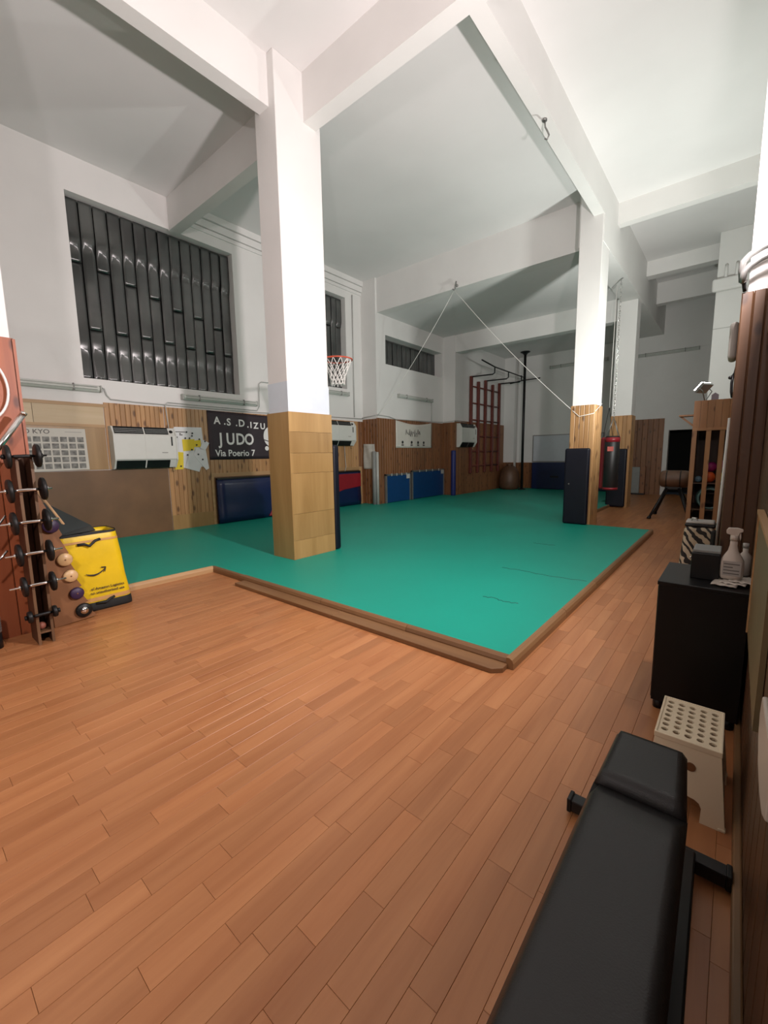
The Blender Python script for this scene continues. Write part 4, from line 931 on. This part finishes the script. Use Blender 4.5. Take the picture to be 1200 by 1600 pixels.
MB().beam((-0.40, 1.60, 0.04), (0.075, 1.60, 0.04), 0.05, 0.05).build('foot_bar', 'darksteel', wbn, bevel=0.006)
for xx in (-0.405, 0.078): MB().box(xx-0.008, xx+0.008, 1.572, 1.628, 0.012, 0.068).build('end_cap', 'black', wbn, bevel=0.004)
MB().beam((-0.16, 1.60, 0.05), (-0.15, 1.05, 0.37), 0.05, 0.05).build('rear_leg', 'darksteel', wbn, bevel=0.006)
MB().beam((-0.03, 1.60, 0.05), (-0.005, 0.2, 0.26), 0.04, 0.05).build('side_rail', 'darksteel', wbn, bevel=0.006)
MB().beam((-0.15, 1.45, 0.37), (-0.14, 0.2, 0.37), 0.05, 0.05).build('spine', 'darksteel', wbn, bevel=0.006)
MB().beam((-0.14, 0.25, 0.36), (-0.14, 0.25, 0.0), 0.05, 0.05, (0, 1, 0)).build('front_leg', 'darksteel', wbn, bevel=0.006)
MB().beam((-0.36, 0.25, 0.025), (0.07, 0.25, 0.025), 0.05, 0.05).build('foot_bar', 'darksteel', wbn, bevel=0.006)

# --- perforated step stool
st = thing('step_stool', (-0.06, 2.02, 0), 'cream plastic step stool with a perforated top', 'stool')
SX0, SX1, SY0, SY1, SZ = -0.172, 0.035, 1.875, 2.185, 0.292
hx = [SX0+0.026+0.0385*k for k in range(5)]; hy = [SY0+0.038+0.039*k for k in range(7)]
me_top = MB(); nseg = 8; hr = 0.0125
xs_ = [SX0] + [(hx[i]+hx[i+1])/2 for i in range(4)] + [SX1]; ys_ = [SY0] + [(hy[i]+hy[i+1])/2 for i in range(6)] + [SY1]
for zt in (SZ, SZ-0.008):
    for i in range(5):
        for j in range(7):
            cx_, cy_ = hx[i], hy[j]; a, b, c, d = xs_[i], xs_[i+1], ys_[j], ys_[j+1]
            ring = [(cx_+hr*math.cos(2*math.pi*k/8+math.pi/8), cy_+hr*math.sin(2*math.pi*k/8+math.pi/8), zt) for k in range(8)]
            cor = [(b, d, zt), (a, d, zt), (a, c, zt), (b, c, zt)]
            base = [cor[0], cor[1], cor[2], cor[3]]
            me_top.add(ring+base, [(0, 1, 8), (1, 2, 9, 8), (2, 3, 9), (3, 4, 10, 9), (4, 5, 10), (5, 6, 11, 10), (6, 7, 11), (7, 0, 8, 11)])
            if zt == SZ: me_top.add(ring + [(p[0], p[1], SZ-0.008) for p in ring], [(k, 8+k, 8+(k+1) % 8, (k+1) % 8) for k in range(8)])
me_top.build('perforated_top', 'cream', st)
hl = MB()
me_rim = MB()
for (a, b, c, d) in ((SX0-0.004, SX1+0.004, SY0-0.004, SY0+0.006), (SX0-0.004, SX1+0.004, SY1-0.006, SY1+0.004), (SX0-0.004, SX0+0.006, SY0, SY1), (SX1-0.006, SX1+0.004, SY0, SY1)):
    me_rim.box(a, b, c, d, SZ-0.02, SZ+0.003)
me_rim.build('rim', 'cream', st, bevel=0.003)
def stool_side(axis, fixed, outz, a0, a1, splay):
    """panel with an arch cut out at the foot; splays outwards towards the floor"""
    L = a1-a0; out = []
    prof = [(a0-splay, 0), (a0+0.076-splay, 0), (a0+0.044, 0.055), (a0+0.052, 0.072), (a0+0.066, 0.080), (a0+L/2, 0.086), (a1-0.066, 0.080), (a1-0.052, 0.072), (a1-0.044, 0.055), (a1-0.076+splay, 0), (a1+splay, 0), (a1, SZ-0.004), (a0, SZ-0.004)]
    mb = MB(); th = 0.007*(-outz); n = len(prof); vs = []
    for s_ in (0, 1):
        for a, z in prof:
            f = fixed + outz*splay*(1-z/SZ) + (th if s_ else 0)
            vs.append((a, f, z) if axis == 'x' else (f, a, z))
    return mb.add(vs, [tuple(range(n)), tuple(range(2*n-1, n-1, -1))] + [(k, n+k, n+(k+1) % n, (k+1) % n) for k in range(n)])
for ax, fx, oz, a0, a1 in (('x', SY0, -1, SX0, SX1), ('x', SY1, 1, SX0, SX1), ('y', SX0, -1, SY0, SY1), ('y', SX1, 1, SY0, SY1)):
    stool_side(ax, fx, oz, a0, a1, 0.03).build('side_panel', 'cream', st, bevel=0.0)
MB().cyl((-0.052, SY0-0.0125, 0.20), (-0.052, SY0-0.0075, 0.20), 0.017, 16).build('finger_hole', 'board', st)
for xx, yy in ((SX0-0.02, SY0-0.02), (SX1+0.02, SY0-0.02), (SX0-0.02, SY1+0.02), (SX1+0.02, SY1+0.02)):
    MB().box(xx-0.012, xx+0.012, yy-0.012, yy+0.012, 0, 0.012).build('foot', 'cream', st, bevel=0.004)

# --- black cabinet and the things on it
cb = thing('black_cabinet', (-0.09, 2.83, 0), 'low black cabinet against the right wall', 'cabinet')
MB().box(-0.272, 0.095, 2.585, 3.06, 0.05, 0.70).build('body', 'blackwood', cb, bevel=0.003)
MB().box(-0.278, 0.10, 2.578, 3.07, 0.70, 0.722).build('top', 'blackwood', cb, bevel=0.003)
for xx, yy in ((-0.24, 2.62), (0.06, 2.62), (-0.24, 3.03), (0.06, 3.03)): MB().cyl((xx, yy, 0), (xx, yy, 0.05), 0.025, 10).build('foot', 'black', cb)
MB().box(-0.276, -0.272, 2.60, 2.815, 0.06, 0.69).build('door', 'blackwood', cb); MB().box(-0.276, -0.272, 2.825, 3.05, 0.06, 0.69).build('door', 'blackwood', cb)
sb = thing('speaker_box', (-0.09, 2.83, 0.722), 'small black box with grey lid on the black cabinet', 'box')
MB().box(-0.152, -0.03, 2.74, 2.93, 0.722, 0.862).build('body', 'black', sb, bevel=0.004); MB().box(-0.148, -0.03, 2.755, 2.93, 0.862, 0.878).build('lid', 'greyfoam', sb, bevel=0.004)
MB().ball((-0.156, 2.76, 0.83), 0.005).build('knob', 'chrome', sb)
sp = thing('spray_bottle', (0.024, 2.78, 0.735), 'white spray cleaner bottle on the black cabinet', 'bottle')
sc_ = Vector((0.018, 2.76, 0.742))
MB().lathe(sc_, [(0, 0), (0.040, 0), (0.044, 0.012), (0.046, 0.05), (0.043, 0.085), (0.030, 0.108), (0.020, 0.125), (0.015, 0.150), (0.0135, 0.178), (0, 0.178)], 20, sy=0.6).build('bottle', 'bottle', sp)
MB().box(sc_.x-0.034, sc_.x+0.034, sc_.y-0.0305, sc_.y-0.026, sc_.z+0.018, sc_.z+0.082).build('label', 'label', sp)
for k in range(4): MB().box(sc_.x-0.030, sc_.x+(0.028 if k != 2 else 0.004), sc_.y-0.032, sc_.y-0.0302, sc_.z+0.026+0.014*k, sc_.z+0.030+0.014*k).build('small_print', 'greyink', sp)
MB().lathe(sc_+Vector((0, 0, 0.172)), [(0.016, 0), (0.016, 0.022)], 14).build('collar', 'bottle', sp)
MB().prism([(sc_.x-0.032, sc_.z+0.214), (sc_.x-0.030, sc_.z+0.200), (sc_.x-0.014, sc_.z+0.196), (sc_.x-0.012, sc_.z+0.190), (sc_.x+0.014, sc_.z+0.190), (sc_.x+0.018, sc_.z+0.205), (sc_.x+0.030, sc_.z+0.212), (sc_.x+0.030, sc_.z+0.222), (sc_.x+0.01, sc_.z+0.227), (sc_.x-0.024, sc_.z+0.226)], sc_.y-0.011, sc_.y+0.011, 'y').build('spray_head', 'bottle', sp, bevel=0.003)
MB().prism([(sc_.x+0.014, sc_.z+0.206), (sc_.x+0.022, sc_.z+0.206), (sc_.x+0.024, sc_.z+0.185), (sc_.x+0.021, sc_.z+0.172), (sc_.x+0.018, sc_.z+0.185)], sc_.y-0.005, sc_.y+0.005, 'y').build('trigger', 'bottle', sp)
sp.scale = (1.08, 1.08, 1.17)
cl = thing('paper_wipes', (0.04, 2.72, 0.722), 'crumpled cream wipes under the spray bottle', 'wipes')
rq = random.Random(9)
for k in range(3):
    n = 8; c = Vector((0.0+0.035*k, 2.70+0.03*k, 0.724+0.006*k)); a = 0.05; vs = []
    for s_ in (0, 1):
        for j in range(n+1):
            for i in range(n+1):
                u, v = i/n-0.5, j/n-0.5
                vs.append(c + Vector((u*0.10+v*0.02, v*0.13-u*0.02, s_*0.003 + 0.006*abs(math.sin(9*u+4*v+k)) + 0.004*rq.random())))
    q = (n+1)**2; fs = []
    for j in range(n):
        for i in range(n):
            b = j*(n+1)+i; fs += [(b, b+1, b+n+2, b+n+1), (q+b, q+b+n+1, q+b+n+2, q+b+1)]
    for i in range(n): b = n*(n+1)+i; fs += [(i, q+i, q+i+1, i+1), (b, b+1, q+b+1, q+b)]
    for j in range(n): b = j*(n+1); e = b+n; fs += [(b, b+n+1, q+b+n+1, q+b), (e, q+e, q+e+n+1, e+n+1)]
    MB().add(vs, fs, True).build('wipe', 'bottle', cl)
sp2 = thing('small_bottle', (0.075, 2.95, 0.722), 'second pale bottle at the wall behind the spray cleaner', 'bottle')
MB().lathe((0.07, 2.96, 0.722), [(0, 0), (0.026, 0), (0.028, 0.01), (0.028, 0.11), (0.012, 0.13), (0.012, 0.155), (0, 0.155)], 16).build('bottle', 'bottle', sp2); MB().lathe((0.07, 2.96, 0.875), [(0.014, 0), (0.014, 0.025), (0, 0.025)], 12).build('cap', 'label', sp2)

# --- right wall details
kh = thing('khaki_panel', (0.10, 1.8, 0.4), 'khaki board hung on the dark wall beside the cabinet', 'panel')
MB().box(0.094, 0.108, 1.60, 2.50, 0.56, 1.12).build('board', 'khaki', kh); MB().box(0.088, 0.108, 2.50, 2.512, 0.56, 1.13).build('edge_strip', 'lath', kh); MB().box(0.085, 0.108, 1.60, 2.515, 1.12, 1.135).build('top_rail', 'lath', kh)
tag(MB().prism([(1.06, 0.66), (1.12, 0.63), (1.22, 0.615), (1.32, 0.625), (1.39, 0.66), (1.42, 0.71), (1.40, 0.77), (1.06, 0.79)], 0.094, 0.108, 'x').build('cream_pouch', 'bottle', bevel=0.006, seg=3), 'cream pouch hanging at the right edge above the bench', 'pouch')
tag(MB().cyl((-0.115, 5.4, 0.0), (-0.082, 5.0, 1.69), 0.013, 10).build('white_stick', 'print'), 'thin white stick leaning beside the ball cage', 'stick')
pi = thing('pipe_bracket', (-0.04, 3.2, 2.3), 'grey bent pipes on top of the dark pine pilaster', 'pipes')
for k, (dz, dx) in enumerate(((0.0, 0.0), (-0.055, 0.006))):
    MB().tube([(0.12, 3.24, 2.53+dz), (0.02, 3.24, 2.50+dz), (-0.03+dx, 3.24, 2.475+dz), (-0.055+dx, 3.24, 2.45+dz), (-0.060+dx, 3.26, 2.41+dz), (-0.055+dx, 3.30, 2.36)], 0.017, 10).build('pipe', 'galv', pi)
MB().tube([(-0.047, 3.28, 2.40), (-0.046, 3.29, 2.34), (-0.04, 3.31, 2.305)], 0.010, 8).build('clamp', 'darksteel', pi)
gb = thing('wall_lamp', (-0.06, 3.66, 2.0), 'rounded grey bulkhead lamp on the side of the pine pilaster', 'lamp')
MB().box(-0.10, -0.053, 3.58, 3.74, 1.98, 2.21).build('shell', 'label', gb, bevel=0.022, seg=4)
MB().box(-0.062, -0.050, 3.60, 3.72, 2.0, 2.19).build('base', 'galv', gb)
ck = thing('coat_hook', (-0.055, 3.36, 1.75), 'dark metal coat hook on the edge of the pine pilaster', 'hook')
MB().tube([(-0.046, 3.36, 1.90), (-0.052, 3.36, 1.86), (-0.066, 3.36, 1.835)], 0.006, 8).build('upper_prong', 'darksteel', ck); MB().ball((-0.070, 3.36, 1.835), 0.011).build('knob', 'darksteel', ck)
MB().tube([(-0.058, 3.36, 1.85), (-0.062, 3.36, 1.80), (-0.060, 3.36, 1.75), (-0.053, 3.36, 1.715)], 0.007, 8).build('lower_prong', 'darksteel', ck)

# --- ball cage
cg = thing('ball_cage', (-0.2, 7.9, 0), 'tall slatted pine cage full of gym balls', 'cage')
MB().box(-0.50, XR-0.03, 8.36, 8.38, 0, 2.09).build('back_board', 'pinenear', cg)
MB().box(-0.525, -0.505, 7.5, 8.38, 0, 2.09).build('side_board', 'cage', cg)
MB().box(-0.525, XR-0.03, 7.50, 8.38, 2.07, 2.09).build('top', 'cage', cg)
for k in range(8): MB().box(-0.525+0.079*k, -0.525+0.079*k+0.076, 7.48, 7.50, 1.72, 2.095).build('front_board', 'cage', cg)
MB().box(-0.525, XR-0.03, 7.472, 7.50, 1.68, 1.72).build('front_rail', 'cage', cg)
for xx in (-0.525, -0.365, -0.215, -0.065): MB().box(xx, xx+0.055, 7.48, 7.50, 0.05, 1.68).build('slat', 'cage', cg)
MB().box(-0.525, XR-0.03, 7.47, 7.51, 0, 0.06).build('bottom_rail', 'cage', cg)
MB().box(-0.50, XR-0.03, 7.51, 8.36, 0.55, 0.57).build('shelf', 'pinenear', cg)
MB().box(-0.50, XR-0.03, 7.52, 8.36, 0.93, 0.945).build('shelf', 'pinenear', cg)
MB().box(-0.36, XR-0.03, 7.72, 8.36, 0.775, 0.79).build('shelf', 'pinenear', cg)
bk = thing('shelf_bracket', (-0.6, 7.6, 1.76), 'small wooden shelf bracket on the side of the ball cage', 'bracket')
MB().box(-0.70, -0.526, 7.52, 7.72, 1.895, 1.915).build('shelf', 'cage', bk); MB().beam((-0.68, 7.62, 1.895), (-0.53, 7.62, 1.76), 0.025, 0.025, (0, 1, 0)).build('brace', 'cage', bk)
for nm, x, y, z, r, mt, lab in (('gym_ball', -0.285, 7.72, 1.165, 0.072, 'pink', 'left magenta ball in the cage'), ('gym_ball', -0.12, 7.72, 1.195, 0.072, 'pink', 'right magenta ball in the cage, behind the slat'),
        ('gym_ball', -0.30, 7.63, 1.023, 0.078, 'orange', 'orange ball in the cage below the magenta ball'), ('gym_ball', -0.13, 7.64, 1.02, 0.075, 'yellow', 'yellow ball in the cage'),
        ('gym_ball', -0.11, 7.80, 0.86, 0.068, 'green', 'lime green ball in the cage below the yellow ball'), ('gym_ball', -0.42, 7.66, 0.99, 0.045, 'paleblue', 'small pale blue ball at the left of the cage'),
        ('gym_ball', -0.26, 7.80, 0.855, 0.063, 'leather', 'dark brown ball in the cage under the orange ball')):
    b_ = thing(nm, (x, y, z), lab, 'ball', 'balls in the slatted cage')
    MB().ball((x, y, z), r, 20, 12).build('ball', mt, b_); MB().cyl((x-r*0.2, y-r*0.97, z), (x-r*0.2, y-r*0.985, z), 0.006, 8).build('valve', 'black', b_)
hs = thing('hose_coil', (-0.26, 7.62, 0.58), 'coil of teal rubber tubing in the cage', 'coil')
for k in range(5): MB().tube([(-0.27 + (0.13+0.006*k)*math.cos(t), 7.56+0.03*k, 0.72 + (0.14+0.004*k)*math.sin(t)) for t in [2*math.pi*j/28 for j in range(28)]], 0.016, 8, True).build('loop', 'teal', hs)
# --- zebra bag with black frame in front of the cage
zb = thing('zebra_bag', (-0.26, 5.1, 0), 'zebra striped bag standing behind the black cabinet', 'bag')
MB().prism([(-0.43, 0.02), (-0.12, 0.0), (-0.12, 0.68), (-0.345, 0.68), (-0.37, 0.30)], 4.9, 5.15, 'y').build('body', 'zebra', zb, bevel=0.03, seg=3)
MB().box(-0.345, -0.11, 4.92, 5.13, 0.68, 0.71).build('zip_band', 'black', zb, bevel=0.01); MB().box(-0.34, -0.12, 4.93, 5.12, 0.71, 0.735).build('top_edge', 'label', zb, bevel=0.01)
MB().tube([(-0.30, 4.98, 0.73), (-0.29, 4.97, 0.76), (-0.26, 4.97, 0.76), (-0.25, 4.98, 0.73)], 0.007, 8).build('handle', 'chrome', zb)
MB().box(-0.14, -0.105, 4.88, 5.0, 0.1, 0.66).build('side_pocket', 'bagblack', zb, bevel=0.012)
# --- gym buck
hr_ = thing('gym_buck', (-1.0, 10.7, 0), 'brown leather gym buck on splayed dark legs', 'gym buck')
MB().lathe((-1.26, 10.7, 0.82), [(0, 0), (0.13, 0.01), (0.17, 0.05), (0.18, 0.12), (0.18, 0.44), (0.17, 0.50), (0.13, 0.54), (0, 0.55)], 20, axis=(1, 0, 0)).build('body', 'leather', hr_)
for xx in (-1.12, -0.88): MB().lathe((xx, 10.7, 0.82), [(0.182, -0.01), (0.184, 0.0), (0.182, 0.01)], 20, axis=(1, 0, 0)).build('seam', 'black', hr_)
MB().box(-1.14, -0.86, 10.62, 10.78, 0.60, 0.66).build('saddle', 'darksteel', hr_, bevel=0.01)
for sx, sy in ((-1, -1), (-1, 1), (1, -1), (1, 1)):
    l_ = MB().cyl((-1.0+sx*0.11, 10.7+sy*0.06, 0.62), (-1.0+sx*0.34, 10.7+sy*0.42, 0.03), 0.03, 10, 0.024).build('leg', 'darksteel', hr_)
    MB().cyl((-1.0+sx*0.335, 10.7+sy*0.41, 0.04), (-1.0+sx*0.355, 10.7+sy*0.44, 0.0), 0.035, 10).build('foot', 'black', l_)
vb = tag(MB().box(-0.35, -0.27, 7.66, 7.72, 2.09, 2.18).prism([(-0.35, 2.18), (-0.27, 2.18), (-0.31, 2.21)], 7.66, 7.72, 'y').build('small_ornament', 'shelfgrey'), 'small violet grey ornament on top of the ball cage', 'ornament')

# --- LED floodlights; each fixture carries its own lamp
def flood(pos, aim, watts, col, label, stand):
    pos, aim = Vector(pos), Vector(aim).normalized(); d, u, v = frame_of(aim)
    t = thing('floodlight', pos, label, 'floodlight')
    MB().obox(pos - d*0.03, u*0.105, v*0.075, d*0.022).build('housing', 'galv', t, bevel=0.006)
    MB().obox(pos - d*0.003, u*0.098, v*0.068, d*0.006).build('led_panel', 'led', t)
    MB().tube([pos - d*0.03 + u*0.11, pos - d*0.10 + u*0.10, stand, pos - d*0.10 - u*0.10, pos - d*0.03 - u*0.11], 0.007, 6).build('bracket', 'galv', t)
    L = bpy.data.lights.new('floodlight_lamp', 'AREA'); L.shape = 'RECTANGLE'; L.size = 0.18; L.size_y = 0.12; L.energy = watts; L.color = col
    o = bpy.data.objects.new('floodlight_lamp', L); COL.objects.link(o); o.parent = t
    o.location = d*0.004; o.rotation_euler = aim.to_track_quat('-Z', 'Y').to_euler()
    return t
FL = ['floodlight fixed to the right wall above the camera', 'floodlight fixed to the right wall behind the camera', 'lit white floodlight tilted up on top of the ball cage']
FS = [Vector((XR, 2.75, 2.62)), Vector((XR, -0.90, 2.62)), Vector((-0.42, 7.66, 2.09))]
for (p_, a_, w_, c_), l_, s_ in zip(FLOOD, FL, FS): flood(p_, a_, w_, c_, l_, s_)
